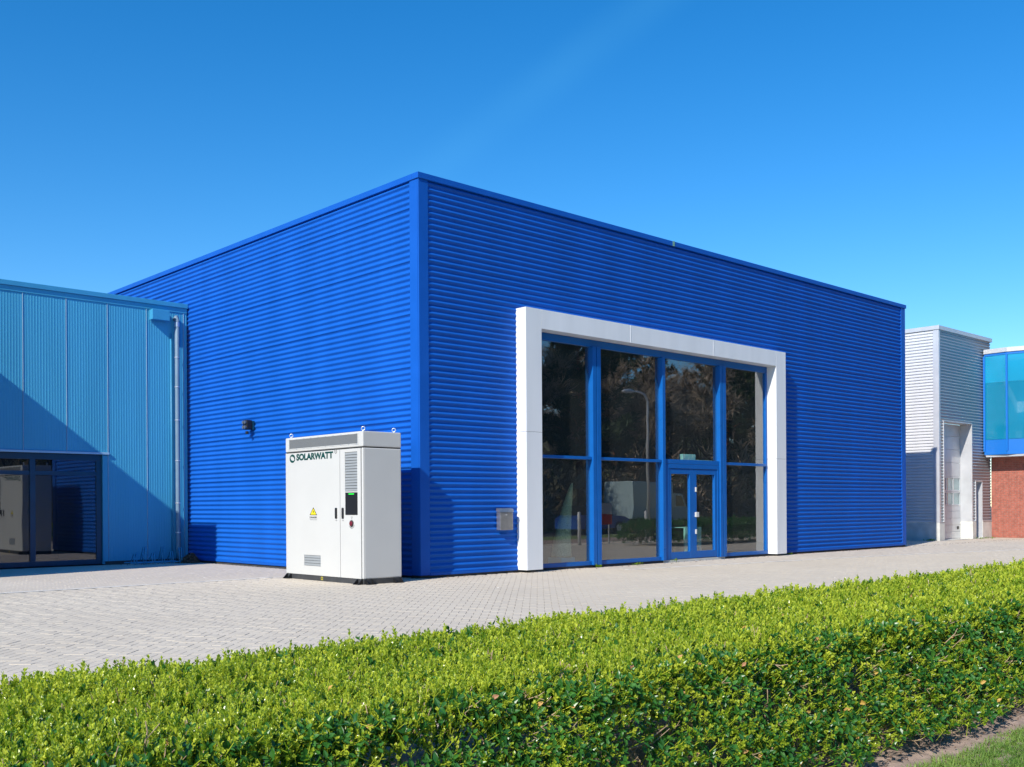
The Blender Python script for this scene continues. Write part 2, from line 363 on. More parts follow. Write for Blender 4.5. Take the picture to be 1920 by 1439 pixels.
# the 300 that show largest: in frame and above the hedge line, by area on screen
hl = 1262 - (u_-0)*(1262-1070)/1920
vis = (u_ > 5) & (u_ < 1915) & (v_ < hl-6)
score = np.where(vis, 1.0/z_**3, 0); top = np.argsort(-score)[:300]
is_top = np.zeros(len(px_), bool); is_top[top] = True
rest = np.where(~is_top)[0]
def join_pavers(name, V, idx, m):
    vv = V[idx].reshape(-1, 3); k = len(idx)
    ff = (Fq[None]+np.arange(k)[:,None,None]*8).reshape(-1, 4)
    tone = np.repeat(np.clip(rng.normal(0.5, 0.2, k), 0, 1), 5)
    return raw(name, vv, ff, m, parent=pavement, kind='stuff', org=(0,0,-0.012), attrs={'tone': ('FLOAT', 'FACE', tone)})
tones = np.linspace(0.1, 0.9, 8); pmesh = []
V0, _ = paver_set(np.zeros(8), np.zeros(8), np.zeros(8), 2*w, w)
for k in range(8):
    me = bpy.data.meshes.new('paver'); me.from_pydata(V0[k].tolist(), [], Fq.tolist()); me.materials.append(m_paver)
    a = me.attributes.new('tone', 'FLOAT', 'FACE'); a.data.foreach_set('value', [tones[k]]*5); pmesh.append(me)
for i in top:
    o = bpy.data.objects.new('paver', pmesh[rng.integers(8)]); COL.objects.link(o); o.parent = pavement
    o.location = (px_[i], py_[i], 0.012); o.rotation_euler = (0, 0, an[i])
join_pavers('paver_field', V, rest, m_paver)
# stretcher-bond aprons, warmer stone, along the buildings
def stretcher(x0, x1, y0, y1, fn):
    rows = np.arange(y0, y1, w); X = []; Y = []
    for r, y in enumerate(rows):
        xs = np.arange(x0 + (r % 2)*w, x1, 2*w); X.append(xs); Y.append(np.full(len(xs), y))
    X = np.concatenate(X); Y = np.concatenate(Y); k = fn(X, Y); return X[k], Y[k]
xa, ya = stretcher(-20, -0.1, 2.78, 10.2, lambda x, y: (x < -0.13) & ~((x < -7.8) & (y > 6.5)))
xb, yb = stretcher(5.0, 33, -9.5, -0.06, lambda x, y: (y > edge_b(x)+0.11) & ~((x > 26.7) & (y > 1.4)))
xc, yc = stretcher(21.05, 33, -0.06, 8, lambda x, y: ~((x > 26.7) & (y > 1.4)))
X = np.concatenate([xa, xb, xc]); Y = np.concatenate([ya, yb, yc])
Va, _ = paver_set(X, Y, np.zeros(len(X)), 2*w, w)
join_pavers('apron_paver_field', Va, np.arange(len(X)), m_paver2)
# pale flush edging strips between the two fields: separate concrete edging stones
def edging(pts, name='edging_stone'):
    out = []
    for (x0, y0), (x1, y1) in zip(pts[:-1], pts[1:]):
        n = max(1, int(round(math.hypot(x1-x0, y1-y0)/1.0)))
        for k in range(n):
            out.append(((x0+(x1-x0)*k/n, y0+(y1-y0)*k/n), (x0+(x1-x0)*(k+1)/n, y0+(y1-y0)*(k+1)/n)))
    for (x0, y0), (x1, y1) in out:
        L = math.hypot(x1-x0, y1-y0); a = math.atan2(y1-y0, x1-x0); hx = L/2-0.003
        mb = MB().bbox(-hx, hx, -0.06, 0.06, -0.012, 0.006, 0.004)
        ob = bpy.data.objects.new(name, mb.mesh(name, m_kerb, Vector((0,0,0)))); COL.objects.link(ob); ob.parent = pavement
        ob.location = ((x0+x1)/2, (y0+y1)/2, 0.012); ob.rotation_euler = (0, 0, a)
edging([(-20, 2.66), (-0.1, 2.66)]); edging(EDB[:-1])

# ================================================================== BLUE WAREHOUSE
HB, LB_, DB = 8.22, 20.9, 20.0
bw = thing('blue_warehouse', (0, 0, 0), 'cobalt blue corrugated warehouse with a big glazed entrance in a white portal', 'building')
def put(mb, name, m, label=None, kind=None, parent=bw): return mb.build(name, m, parent, label=label, kind=kind)
def courses(parent, axis, a0, a1, z0, z1, m):
    z = z0
    while z < z1-0.01:
        e_ = min(z1, (math.floor(z/1.08+1e-6)+1)*1.08)
        mb = corr(MB(), axis, a0, a1, z-(0.012 if z > z0 else 0), e_, 0.0, -1, lap=0.006)
        mb.build('cladding_sheet', m, parent); z = e_
wl = put(MB().box(0.046, 0.05, 0.27, DB, 0.06, 8.10), 'wall', m_darkplinth, 'long left wall of horizontal corrugation in full sun')
courses(wl, 1, 0.27, DB, 0.10, 8.10, m_blue)
wf = put(MB().box(0.24, 2.95, 0.046, 0.05, 0.06, 8.10).box(12.75, 20.6, 0.046, 0.05, 0.06, 8.10).box(2.952, 12.748, 0.046, 0.05, 5.58, 8.10), 'wall', m_darkplinth, 'front wall of horizontal corrugation around the glazed entrance')
courses(wf, 0, 0.24, 2.95, 0.10, 5.58, m_blue); courses(wf, 0, 12.75, 20.60, 0.10, 5.58, m_blue); courses(wf, 0, 0.24, 20.60, 5.58, 8.10, m_blue)
put(MB().box(20.84, 20.88, 0.05, DB, 0.05, 8.1).box(0.05, 20.84, DB-0.04, DB, 0.05, 8.1), 'back_wall', m_bluetrim)
put(MB().box(0.05, 20.84, 0.06, DB-0.05, 7.9, 8.0), 'roof', m_base)
c = MB(); c.bbox(-0.006, 0.24, -0.010, 0.03, 0.06, 8.10, 0.004); c.bbox(-0.010, 0.03, 0.032, 0.285, 0.06, 8.10, 0.004)
put(c, 'corner_trim', m_bluetrim, 'flat folded trim on the near corner')
put(MB().bbox(20.60, 20.88, -0.012, 0.05, 0.06, 8.10, 0.004), 'corner_trim', m_bluetrim, 'flat folded trim on the far right corner')
put(MB().bbox(-0.035, 20.93, -0.035, 0.18, 8.095, 8.215, 0.005), 'coping', m_bluetrim)
put(MB().bbox(-0.035, 0.18, 0.185, DB, 8.095, 8.215, 0.005), 'coping', m_bluetrim)
put(MB().bbox(8.19, 8.27, -0.044, -0.037, 8.09, 8.218, 0.002), 'coping_clip', mat('verdigris_clip', (0.16, 0.36, 0.26), 0.5))
for bx in ((0.245, 2.69, -0.016, 0.02), (13.0, 20.6, -0.016, 0.02), (-0.016, 0.02, 0.29, DB)): put(MB().bbox(*bx, 0.05, 0.105, 0.004), 'base_trim', m_bluetrim)
put(MB().box(0.02, 20.86, 0.022, 0.05, -0.02, 0.07).box(0.022, 0.05, 0.05, DB, -0.02, 0.07), 'plinth', m_darkplinth)
# room behind the glass
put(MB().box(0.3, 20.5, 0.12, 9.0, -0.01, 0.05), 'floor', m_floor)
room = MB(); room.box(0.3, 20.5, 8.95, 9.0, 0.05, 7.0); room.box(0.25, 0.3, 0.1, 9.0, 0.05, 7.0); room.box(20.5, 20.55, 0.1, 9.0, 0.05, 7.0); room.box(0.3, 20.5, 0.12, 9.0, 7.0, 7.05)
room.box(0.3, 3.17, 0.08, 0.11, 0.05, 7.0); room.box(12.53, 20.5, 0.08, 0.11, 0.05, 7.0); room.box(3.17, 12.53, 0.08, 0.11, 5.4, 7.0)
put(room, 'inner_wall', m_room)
# white portal: dark core, single cladding panels as its pieces
YF = -0.30
core = MB(); core.box(2.71, 3.175, YF+0.012, 0.03, 0.07, 5.785); core.box(12.52, 12.99, YF+0.012, 0.03, 0.07, 5.785); core.box(3.175, 12.52, YF+0.012, 0.03, 5.385, 5.785)
portal = put(core, 'portal_frame', m_core, 'white projecting portal frame round the glazed entrance')
def pan(x0, x1, z0, z1, y1=0.02): MB().bbox(x0, x1, YF, y1, z0, z1, 0.004).build('cladding_panel', m_white, portal)
pan(2.70, 3.183, 0.055, 3.078); pan(2.70, 3.183, 3.084, 5.80)
pan(12.51, 13.00, 0.055, 2.748); pan(12.51, 13.00, 2.754, 5.80)
for x0, x1 in ((3.187, 6.208), (6.214, 9.546), (9.552, 12.506)): pan(x0, x1, 5.372, 5.80)
for xx in (6.196, 9.534): MB().bbox(xx, xx+0.03, YF-0.004, YF+0.02, 5.374, 5.798, 0.002).build('joint_cover', m_white, portal)
# curtain wall
GY = 0.05
def prof(name, *boxes, label=None):
    mb = MB()
    for bx in boxes: mb.bbox(*bx, 0.005)
    return put(mb, name, m_bluefr, label)
prof('perimeter_frame', (3.19, 12.505, 0.0, 0.11, 5.20, 5.366), (3.19, 7.80, 0.0, 0.11, 0.055, 0.15), (10.40, 12.505, 0.0, 0.11, 0.055, 0.15), (3.19, 3.25, 0.001, 0.108, 0.152, 5.198), (12.43, 12.503, 0.001, 0.108, 0.152, 5.198))
mull = [(5.10, 5.38), (7.70, 7.81), (10.15, 10.42)]
for (a, b2) in mull:
    if b2-a > 0.2:
        mid = (a+b2)/2-0.01
        prof('mullion', (a, mid-0.012, -0.07, 0.10, 0.056, 5.198), (mid+0.012, b2, -0.07, 0.10, 0.056, 5.198), (mid-0.014, mid+0.014, -0.035, 0.09, 0.06, 5.19))
    else:
        prof('mullion', (a, b2, -0.07, 0.10, 0.056, 5.198))
prof('transom', (3.252, 5.098, -0.03, 0.095, 2.54, 2.61)); prof('transom', (5.382, 7.698, -0.03, 0.095, 2.54, 2.61))
prof('transom', (7.812, 10.148, -0.03, 0.095, 2.52, 2.63)); prof('transom', (10.422, 12.428, -0.03, 0.095, 2.54, 2.61))
def pane(x0, x1, z0, z1, parent=bw, m=m_glass, y=GY): return MB().box(x0, x1, y, y+0.012, z0, z1).build('pane', m, parent)
for x0, x1 in ((3.245, 5.105), (5.375, 7.705), (7.805, 10.155), (10.415, 12.435)):
    pane(x0, x1, 2.605, 5.205)
for x0, x1 in ((3.245, 5.105), (5.375, 7.705), (10.415, 12.435)): pane(x0, x1, 0.145, 2.545)
# double door
prof('door_frame', (7.83, 8.00, -0.03, 0.09, 0.056, 2.515), (10.06, 10.145, -0.03, 0.09, 0.056, 2.515), (8.002, 10.058, -0.03, 0.09, 2.40, 2.515))
for k, (x0, x1, sl_, sr) in enumerate(((8.005, 9.03, 0.09, 0.16), (9.036, 10.055, 0.12, 0.10))):
    d = MB(); yb, yf = 0.07, -0.015
    d.bbox(x0, x0+sl_, yf, yb, 0.07, 2.395, 0.005); d.bbox(x1-sr, x1, yf, yb, 0.07, 2.395, 0.005)
    d.bbox(x0+sl_, x1-sr, yf+0.002, yb, 2.26, 2.393, 0.005); d.bbox(x0+sl_, x1-sr, yf+0.002, yb, 0.072, 0.25, 0.005)
    dr = put(d, 'door', m_bluefr, 'left glazed door leaf' if k == 0 else 'right glazed door leaf with a white lock box')
    MB().box(x0+sl_-0.005, x1-sr+0.005, 0.03, 0.042, 0.245, 2.265).build('pane', m_glass, dr)
    if k == 1:
        MB().bbox(9.07, 9.19, -0.07, -0.012, 1.14, 1.27, 0.008).build('handle', m_cab, dr)
        for z in (0.76, 1.86): MB().bbox(9.085, 9.125, -0.05, -0.012, z-0.06, z+0.06, 0.006).build('hinge_plate', m_cab, dr)
put(MB().box(7.8, 10.4, -0.02, 0.11, -0.01, 0.055), 'threshold', m_plinth)

# ------------------------------------------------------------------ things seen through the glass
h = thing('woven_cone', (4.9, 0.8, 0.05), 'tall curved straw cone ornament standing behind the leftmost pane', 'ornament')
mb = MB(); ax = [Vector((4.90+0.38*t**1.6, 0.8, 0.22+1.78*t)) for t in np.linspace(0, 1, 30)]
mb.tube(ax, [0.235*(1-i/29.0)**0.75+0.012+0.008*(i % 2) for i in range(30)], 20); mb.sm = True
mb.build('woven_body', m_wicker, h)
MB().bbox(4.66, 5.14, 0.58, 1.02, 0.05, 0.22, 0.01).build('stand', m_desk, h)
h = thing('reception_desk', (10.1, 1.1, 0.05), 'pale green reception counter seen through the right door leaf', 'desk')
MB().bbox(9.73, 10.45, 0.80, 0.86, 0.052, 0.83, 0.004).build('front_panel', m_desk, h); MB().bbox(9.73, 10.45, 0.80, 1.4, 0.832, 0.85, 0.004).build('counter_top', m_desk, h)
h = thing('door_operator', (9.0, 0.17, 2.63), 'pale box-shaped door operator above the double door', 'door operator')
MB().bbox(8.74, 9.29, 0.11, 0.24, 2.632, 2.79, 0.01).build('housing', m_desk, h); MB().bbox(9.3, 10.05, 0.13, 0.16, 2.632, 2.65, 0.004).build('arm', m_desk, h)

# ------------------------------------------------------------------ mailbox and flood lamp on the blue walls
h = thing('mailbox', (2.26, -0.06, 0.94), 'grey steel letterbox on the blue front wall beside the white portal', 'mailbox')
MB().bbox(2.07, 2.45, -0.125, -0.004, 0.94, 1.325, 0.008).build('body', m_steel, h)
MB().extrude([(-0.14, 1.328), (-0.004, 1.345), (-0.004, 1.415), (-0.115, 1.40)], 0, 2.06, 2.46).build('lid', m_steel, h)
MB().tube([(2.25, -0.126, 1.27), (2.25, -0.14, 1.27)], 0.018, 12).build('lock', m_zinc, h)
h = thing('flood_lamp', (-0.2, 6.75, 3.38), 'small dark flood lamp fixed to the sunlit left wall', 'lamp')
MB().bbox(-0.05, -0.002, 6.65, 6.80, 3.40, 3.62, 0.006).build('wall_plate', m_navy, h)
MB().bbox(-0.22, -0.05, 6.66, 6.86, 3.40, 3.64, 0.03).build('housing', m_black, h)
for y in (6.71, 6.81):
    for z in (3.46, 3.58): MB().tube([(-0.215, y, z), (-0.25, y, z)], [0.034, 0.042], 12).build('lens', m_steel, h)
MB().tube([(-0.16, 6.75, 3.36), (-0.16, 6.75, 3.29)], 0.04, 10).build('sensor', m_black, h)

# ================================================================== LIGHT BLUE BUILDING
YL = 10.3
lb = thing('light_blue_building', (-4, YL, 0), 'light blue building of fine vertical ribs joined to the left of the warehouse', 'building')
def ribbed(x0, x1, z0, z1):
    mb = MB(); n = max(1, round((x1-x0)/0.0697)); p = (x1-x0)/n; xs = []
    for k in range(n):
        a = x0+k*p
        xs += [(a, 0), (a+p*0.62, 0), (a+p*0.70, 0.0032), (a+p*0.90, 0.0032), (a+p*0.98, 0)]
    xs.append((x1, 0)); b = len(mb.v)
    for x, o in xs: mb.v += [(x, YL-o, z0), (x, YL-o, z1)]
    for i in range(len(xs)-1): mb.f.append((b+2*i, b+2*i+2, b+2*i+3, b+2*i+1))
    return mb
edges = [-7.44, -6.395, -5.35, -4.305, -3.26, -2.215, -1.17, -0.125]
for a, b2 in zip(edges[:-1], edges[1:]):
    ribbed(a+0.012, b2-0.012, 0.09 if a > -2.3 else 2.92, 6.86).build('wall_panel', m_lb, lb)
for x in edges:
    MB().bbox(x-0.006, x+0.006, YL-0.013, YL+0.01, 0.09 if x > -2.3 else 2.92, 6.86, 0.003).build('joint_strip', m_lbpale, lb)
ribbed(-0.113, -0.03, 0.09, 6.86).build('wall_panel', m_lb, lb)
MB().bbox(-2.36, -2.228, YL-0.012, YL+0.02, 0.09, 2.84, 0.004).build('jamb_trim', m_lb, lb)
MB().box(-7.7, -0.03, YL+0.02, YL+0.06, 2.9, 6.9).box(-2.36, -0.03, YL+0.02, YL+0.06, 0.02, 2.9).build('wall', m_lb, lb)
MB().box(-2.3, -0.03, YL+0.005, YL+0.03, -0.02, 0.088).build('plinth', m_darkplinth, lb)
MB().bbox(-7.7, -0.02, YL-0.06, YL+0.25, 6.93, 7.05, 0.006).build('coping', m_lbtrim, lb)
MB().bbox(-7.7, -0.03, YL-0.02, YL+0.02, 6.80, 6.928, 0.004).build('fascia', m_lb, lb)
MB().bbox(-7.7, -2.20, YL-0.055, YL+0.02, 2.86, 2.915, 0.006).build('window_flashing', m_lbpale, lb)
MB().box(-7.7, -0.05, YL+0.3, YL+9, 6.8, 6.9).build('roof', m_base, lb)
MB().box(-16, -7.7, 6.57, 20, 0.0, 6.98).build('wing', m_lb, lb)
# shop window
WY = YL+0.08
MB().bbox(-7.7, -2.36, WY-0.02, WY+0.06, 2.70, 2.855, 0.004).bbox(-7.7, -2.36, WY-0.02, WY+0.06, 0.03, 0.15, 0.004).bbox(-2.50, -2.362, WY-0.018, WY+0.058, 0.152, 2.698, 0.004).build('window_frame', m_navy, lb)
for x in (-4.14, -5.95): MB().bbox(x, x+0.13, WY-0.03, WY+0.06, 0.152, 2.698, 0.004).build('window_mullion', m_navy, lb)
for a, b2 in ((-7.7, -5.952), (-5.818, -4.142), (-4.008, -2.502)):
    MB().bbox(a, b2, WY-0.015, WY+0.055, 2.31, 2.41, 0.004).build('window_transom', m_navy, lb)
    MB().box(a, b2, WY+0.02, WY+0.032, 2.405, 2.705).build('pane', m_glass2, lb); MB().box(a, b2, WY+0.02, WY+0.032, 0.145, 2.315).build('pane', m_glass2, lb)
rm = MB(); rm.box(-7.6, -2.0, YL+4, YL+4.1, 0, 2.9); rm.box(-7.6, -2.0, YL+0.2, YL+4, 2.86, 2.9); rm.box(-2.1, -2.0, YL+0.2, YL+4, 0, 2.9); rm.box(-7.6, -2.0, YL+0.15, YL+4, -0.01, 0.03); rm.box(-7.7, -7.6, YL+0.2, YL+4, 0, 2.9)
rm.build('inner_wall', m_room, lb)
# rain pipe and overflow box
rp = MB(); rp.tube([(-0.37, YL+0.0, 6.60), (-0.37, YL-0.10, 6.64), (-0.37, YL-0.13, 6.58), (-0.37, YL-0.13, 5.0), (-0.37, YL-0.13, 0.35), (-0.34, YL-0.13, 0.12), (-0.27, YL-0.13, 0.02)], 0.062, 14).smooth()
rpo = rp.build('rain_pipe', mat('grey_zinc_pipe', (0.16, 0.25, 0.33), 0.5, var=0.08), lb)
for z in (5.55, 4.75, 3.85, 2.75, 1.6, 0.8): MB().tube([(-0.37, YL-0.13, z-0.015), (-0.37, YL-0.13, z+0.015)], 0.072, 14).build('bracket', m_zinc, rpo)
MB().tube([(-0.37, YL-0.13, 6.38), (-0.37, YL-0.13, 6.5)], 0.07, 14).build('pipe_socket', m_zinc, rpo)
MB().tube([(-0.50, YL-0.03, 0.1), (-0.50, YL-0.03, 6.2)], 0.018, 8).smooth().build('conduit', m_lbtrim, lb)
MB().bbox(-1.10, -0.62, YL-0.24, YL-0.02, 6.50, 6.77, 0.006).build('overflow_box', m_lbtrim, lb)

# bike rack, leaf heap
h = thing('bike_rack', (-1.15, 9.75, 0), 'low tubular bike rack on the shaded ground by the light blue wall', 'bike rack')
MB().tube([(-1.95, 9.55, 0.05), (-0.55, 9.55, 0.05)], 0.014, 6).tube([(-1.95, 9.95, 0.05), (-0.55, 9.95, 0.05)], 0.014, 6).build('rail', m_lbtrim, h)
for x, hh in ((-1.86, 0.30), (-1.62, 0.46), (-1.38, 0.30), (-1.12, 0.46), (-0.88, 0.32), (-0.64, 0.42)):
    mb = MB()
    for o in (0.0, 0.06):
        mb.tube([(x+o, 9.50, 0.0), (x+o, 9.54, hh*0.7), (x+o+0.02, 9.60, hh), (x+o+0.05, 9.70, hh*0.92), (x+o+0.08, 9.92, 0.08)], 0.011, 6)
    mb.smooth().build('hoop', m_lbtrim, h)
def leafquads(n, fpos, size):
    V = []; Fc = []
    for i in range(n):
        p = Vector(fpos()); d = Vector(rng.normal(size=3)).normalized(); e2 = d.orthogonal().normalized(); s = size*(0.6+0.8*rng.random())
        c3 = d.cross(e2); b = len(V)
        V += [p-d*s, p+e2*s*0.55+c3*s*0.15, p+d*s, p-e2*s*0.55+c3*s*0.15]; Fc.append((b, b+1, b+2, b+3))
    return V, Fc
def heap():
    a = rng.random()*6.28; r = math.sqrt(rng.random()); return (-0.26+0.25*r*math.cos(a)-0.12*r, 9.55+0.42*r*math.sin(a), max(0.01, 0.26*(1-r**1.4)*(0.75+0.3*rng.random())))
V1, F1 = leafquads(1600, heap, 0.03)
o = raw('leaf_heap', V1, F1, m_litter, kind='stuff'); tag(o, 'brown heap of dead leaves in the corner of the two blue walls', 'leaf heap')
def scatter():
    x = -11+22*rng.random(); y = -9+9*rng.random()
    if x < 0 and rng.random() < .4: y = rng.random()*9
    return (x, y, 0.006)
V1, F1 = leafquads(70, scatter, 0.012)
tag(raw('litter', V1, F1, mat('pale_litter', (0.7, 0.68, 0.62), 0.8), kind='stuff'), 'tiny pale specks of litter on the pavers', 'litter')
def base_dirt():
    t = rng.random()
    if t < 0.35: return (-2.3+2.2*rng.random(), 10.2-abs(rng.normal(0, 0.25)), 0.01)
    if t < 0.75: return (13+20*rng.random(), -0.05-abs(rng.normal(0, 0.10)), 0.008)
    return (0.2+12*rng.random(), -0.06-abs(rng.normal(0, 0.07))-0.3*(rng.random() < .3), 0.008)
V1, F1 = leafquads(900, base_dirt, 0.016)
tag(raw('wall_foot_litter', V1, F1, m_litter, kind='stuff'), 'dry leaf litter along the foot of the walls', 'litter')

# ================================================================== GREY BUILDING AND BRICK BUILDING (right)
GX, GYY, GH = 26.85, 1.55, 8.43
gb = thing('silver_building', (GX, GYY, 0), 'silver corrugated building with a tall roller door right of the warehouse', 'building')
XR = 31.05
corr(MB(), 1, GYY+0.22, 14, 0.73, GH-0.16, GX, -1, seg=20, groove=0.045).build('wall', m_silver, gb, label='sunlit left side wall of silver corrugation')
f = MB(); A, Bx, Cx, Dx = 27.28, 29.86, 30.22, 30.84
corr(f, 0, GX+0.12, A, 0.73, 4.70, GYY, -1); corr(f, 0, GX+0.12, XR+0.7, 4.70, GH-0.16, GYY, -1, zref=0); corr(f, 0, Bx, Cx, 0.73, 4.70, GYY, -1); corr(f, 0, Cx, Dx, 2.36, 4.70, GYY, -1); corr(f, 0, Dx, XR+0.7, 0.73, 4.70, GYY, -1)
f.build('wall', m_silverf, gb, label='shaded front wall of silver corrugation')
MB().bbox(GX-0.012, GX+0.12, GYY-0.012, GYY+0.22, 0.72, GH-0.16, 0.005).build('corner_trim', m_silver2, gb)
MB().bbox(GX-0.04, XR+0.8, GYY-0.04, GYY+0.2, GH-0.16, GH, 0.006).bbox(GX-0.04, GX+0.2, GYY+0.2, 14, GH-0.16, GH, 0.006).build('coping', m_silver2, gb)
MB().box(GX+0.1, XR+4, GYY+1.2, 14, GH-0.4, GH-0.3).build('roof', m_base, gb)
MB().bbox(GX-0.02, GX+0.3, GYY+0.504, 14, -0.02, 0.715, 0.006).bbox(GX-0.02, A-0.005, GYY-0.02, GYY+0.5, -0.02, 0.713, 0.006).bbox(Bx+0.005, Cx-0.005, GYY-0.02, GYY+0.5, -0.02, 0.715, 0.006).bbox(Dx+0.005, XR+0.7, GYY-0.02, GYY+0.5, -0.02, 0.715, 0.006).build('plinth', m_plinth, gb)
MB().bbox(GX-0.03, A, GYY-0.035, GYY+0.02, 0.716, 0.735, 0.003).build('drip_edge', m_silver2, gb); MB().bbox(Dx, XR+0.7, GYY-0.035, GYY+0.02, 0.716, 0.735, 0.003).build('drip_edge', m_silver2, gb)
MB().bbox(A-0.05, A-0.004, GYY-0.02, GYY+0.5, 0.74, 4.70, 0.004).bbox(Bx+0.002, Bx+0.05, GYY-0.006, GYY+0.5, 0.718, 4.70, 0.004).bbox(A-0.05, Bx+0.05, GYY-0.006, GYY+0.5, 4.702, 4.75, 0.004).build('door_reveal', m_silver2, gb)
MB().bbox(Cx-0.04, Cx-0.004, GYY-0.02, GYY+0.28, 0.74, 2.36, 0.004).bbox(Dx+0.004, Dx+0.04, GYY-0.006, GYY+0.28, 0.02, 2.36, 0.004).bbox(Cx-0.04, Dx+0.04, GYY-0.006, GYY+0.28, 2.362, 2.40, 0.004).build('door_reveal', m_silver2, gb)
YD = GYY+0.48
rd = MB().box(A, Bx, YD+0.06, YD+0.08, 0.0, 4.7).build('roller_door', m_silver2, gb, label='tall sectional roller door with two rows of windows')
zz = [0.02, 0.30, 0.58, 0.86, 1.14, 1.36, 1.95, 2.55, 3.12, 3.66, 4.20, 4.69]
for k, (z0, z1) in enumerate(zip(zz[:-1], zz[1:])):
    if 5 <= k <= 6:
        fr = MB(); fr.bbox(A+0.01, Bx-0.01, YD, YD+0.05, z0+0.004, z0+0.06, 0.004); fr.bbox(A+0.01, Bx-0.01, YD, YD+0.05, z1-0.06, z1-0.004, 0.004)
        n = 4; wd = (Bx-A-0.02)/n
        for q in range(n+1):
            xx = A+0.01+q*wd; fr.bbox(max(A+0.01, xx-0.03), min(Bx-0.01, xx+0.03), YD+0.001, YD+0.049, z0+0.062, z1-0.062, 0.003)
        fr.build('window_section', m_silver2, rd)
        for q in range(n): MB().box(A+0.04+q*wd, A-0.02+(q+1)*wd, YD+0.02, YD+0.03, z0+0.06, z1-0.06).build('pane', m_glass, rd)
    else:
        MB().bbox(A+0.01, Bx-0.01, YD, YD+0.05, z0+0.004, z1-0.004, 0.006).build('door_section', m_silver2, rd)
MB().bbox(Bx-0.35, Bx-0.2, YD-0.03, YD+0.0, 0.40, 0.52, 0.01).build('handle', m_black, rd)
MB().bbox(Cx, Dx, GYY+0.26, GYY+0.30, 0.03, 2.355, 0.005).build('side_door', mat('blue_grey_door', (0.10, 0.22, 0.42), 0.45), gb, label='narrow blue grey side door')
MB().box(A, Bx, GYY-0.02, YD, -0.02, 0.012).box(Cx, Dx, GYY-0.02, GYY+0.26, -0.02, 0.012).build('door_sill', m_plinth, gb)

bb = thing('brick_building', (31.75, 1.4, 0), 'red brick building with an overhanging blue glass bay at the right edge', 'building')
XB = 31.75
MB().box(XB+0.008, XB+0.3, -9, GYY-0.012, -0.02, 3.6).box(XB+0.008, XB+8, -9.2, -9.0, -0.02, 7.6).box(XB+0.6, XB+8, -9, GYY, 7.5, 7.6).build('wall', m_mortar, bb)
bm_ = MB(); rows = int(3.45/0.0735)
for r in range(rows):
    z = 0.02+r*0.0735; off = (r % 2)*0.11
    y = GYY-0.012
    if off: bm_.box(XB-0.004, XB+0.02, y-0.098, y, z, z+0.062, skip='kr'); y -= 0.11
    while y > -8.9:
        d = rng.normal(0, 0.0015); bm_.box(XB-0.004+d, XB+0.02, y-0.205, y, z, z+0.062, skip='kr'); y -= 0.22
nb = len(bm_.f); bm_.keep = True
bm_.build('brickwork', m_brick, bb, kind='stuff')
# glass bay: faceted
bay = [(31.0, GYY-0.05), (30.93, 0.56), (31.15, -0.45), (31.15, -9.0)]
def facet(p, q, z0, z1, t, off):
    (x0, y0), (x1, y1) = p, q; L = math.hypot(x1-x0, y1-y0); nx, ny = (y1-y0)/L, -(x1-x0)/L
    if nx > 0: nx, ny = -nx, -ny
    a = (x0+nx*off, y0+ny*off); b2 = (x1+nx*off, y1+ny*off); c3 = (x1+nx*(off-t), y1+ny*(off-t)); d = (x0+nx*(off-t), y0+ny*(off-t))
    return MB().extrude([a, b2, c3, d], 2, z0, z1)
m_baybl = mat('blue_bay_frame', (0.01, 0.16, 0.56), 0.35)
for p, q in zip(bay[:-1], bay[1:]):
    facet(p, q, 3.47, 3.60, 0.15, 0.02).build('bay_sill', m_baybl, bb); facet(p, q, 7.58, 7.68, 0.2, 0.01).build('bay_head', m_baybl, bb)
    facet(p, q, 7.682, 7.86, 0.35, 0.05).build('bay_coping', m_silver2, bb)
    facet(p, q, 3.602, 4.10, 0.02, -0.02).build('spandrel_panel', m_baybl, bb, label='opaque blue band at the foot of the bay')
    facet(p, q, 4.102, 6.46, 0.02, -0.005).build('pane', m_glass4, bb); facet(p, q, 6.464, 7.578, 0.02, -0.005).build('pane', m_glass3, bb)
for (x, y) in bay[:3]: MB().bbox(x-0.04, x+0.04, y-0.04, y+0.04, 3.602, 7.578, 0.006).build('bay_mullion', m_baybl, bb)
MB().box(31.0, 34.5, -9, GYY-0.1, 3.38, 3.46).build('bay_soffit', m_silver2, bb)
MB().box(31.3, 38, -8.9, GYY-0.1, 3.60, 3.65).box(34.4, 34.5, -9, GYY, 3.65, 7.6).box(31.3, 34.5, GYY-0.08, GYY-0.05, 3.65, 7.6).build('bay_interior', mat('pale_interior', (0.45, 0.5, 0.5), 0.8), bb)
for y0, y1 in ((1.14, 1.34), (0.62, 0.86), (0.16, 0.40), (-0.28, -0.04), (-0.75, -0.5)): MB().bbox(31.38, 31.42, y0, y1, 4.14, 4.44, 0.004).build('far_window_board', mat('painted_daylight_board', (0.6, 0.85, 0.9), 0.4), bb)  # solid boards, the daylight of far windows put into their pale colour
MB().bbox(31.45, 31.5, -3, 1.4, 3.66, 4.75, 0.004).build('inner_parapet', m_navy, bb)
h = thing('desk_lamp', (31.5, 0.95, 4.1), 'wooden-armed white lamp seen behind the blue glass of the bay', 'lamp')
MB().tube([(31.2, 1.34, 3.66), (31.2, 1.24, 4.5), (31.2, 1.14, 5.0)], 0.03, 8).build('arm', mat('lamp_wood', (0.5, 0.3, 0.14), 0.6), h)
MB().bbox(31.10, 31.19, 1.10, 1.32, 4.78, 4.97, 0.01).build('lamp_shade', m_cab, h)
MB().bbox(31.10, 31.19, 1.12, 1.32, 4.32, 4.52, 0.01).build('lamp_shade', m_cab, h)

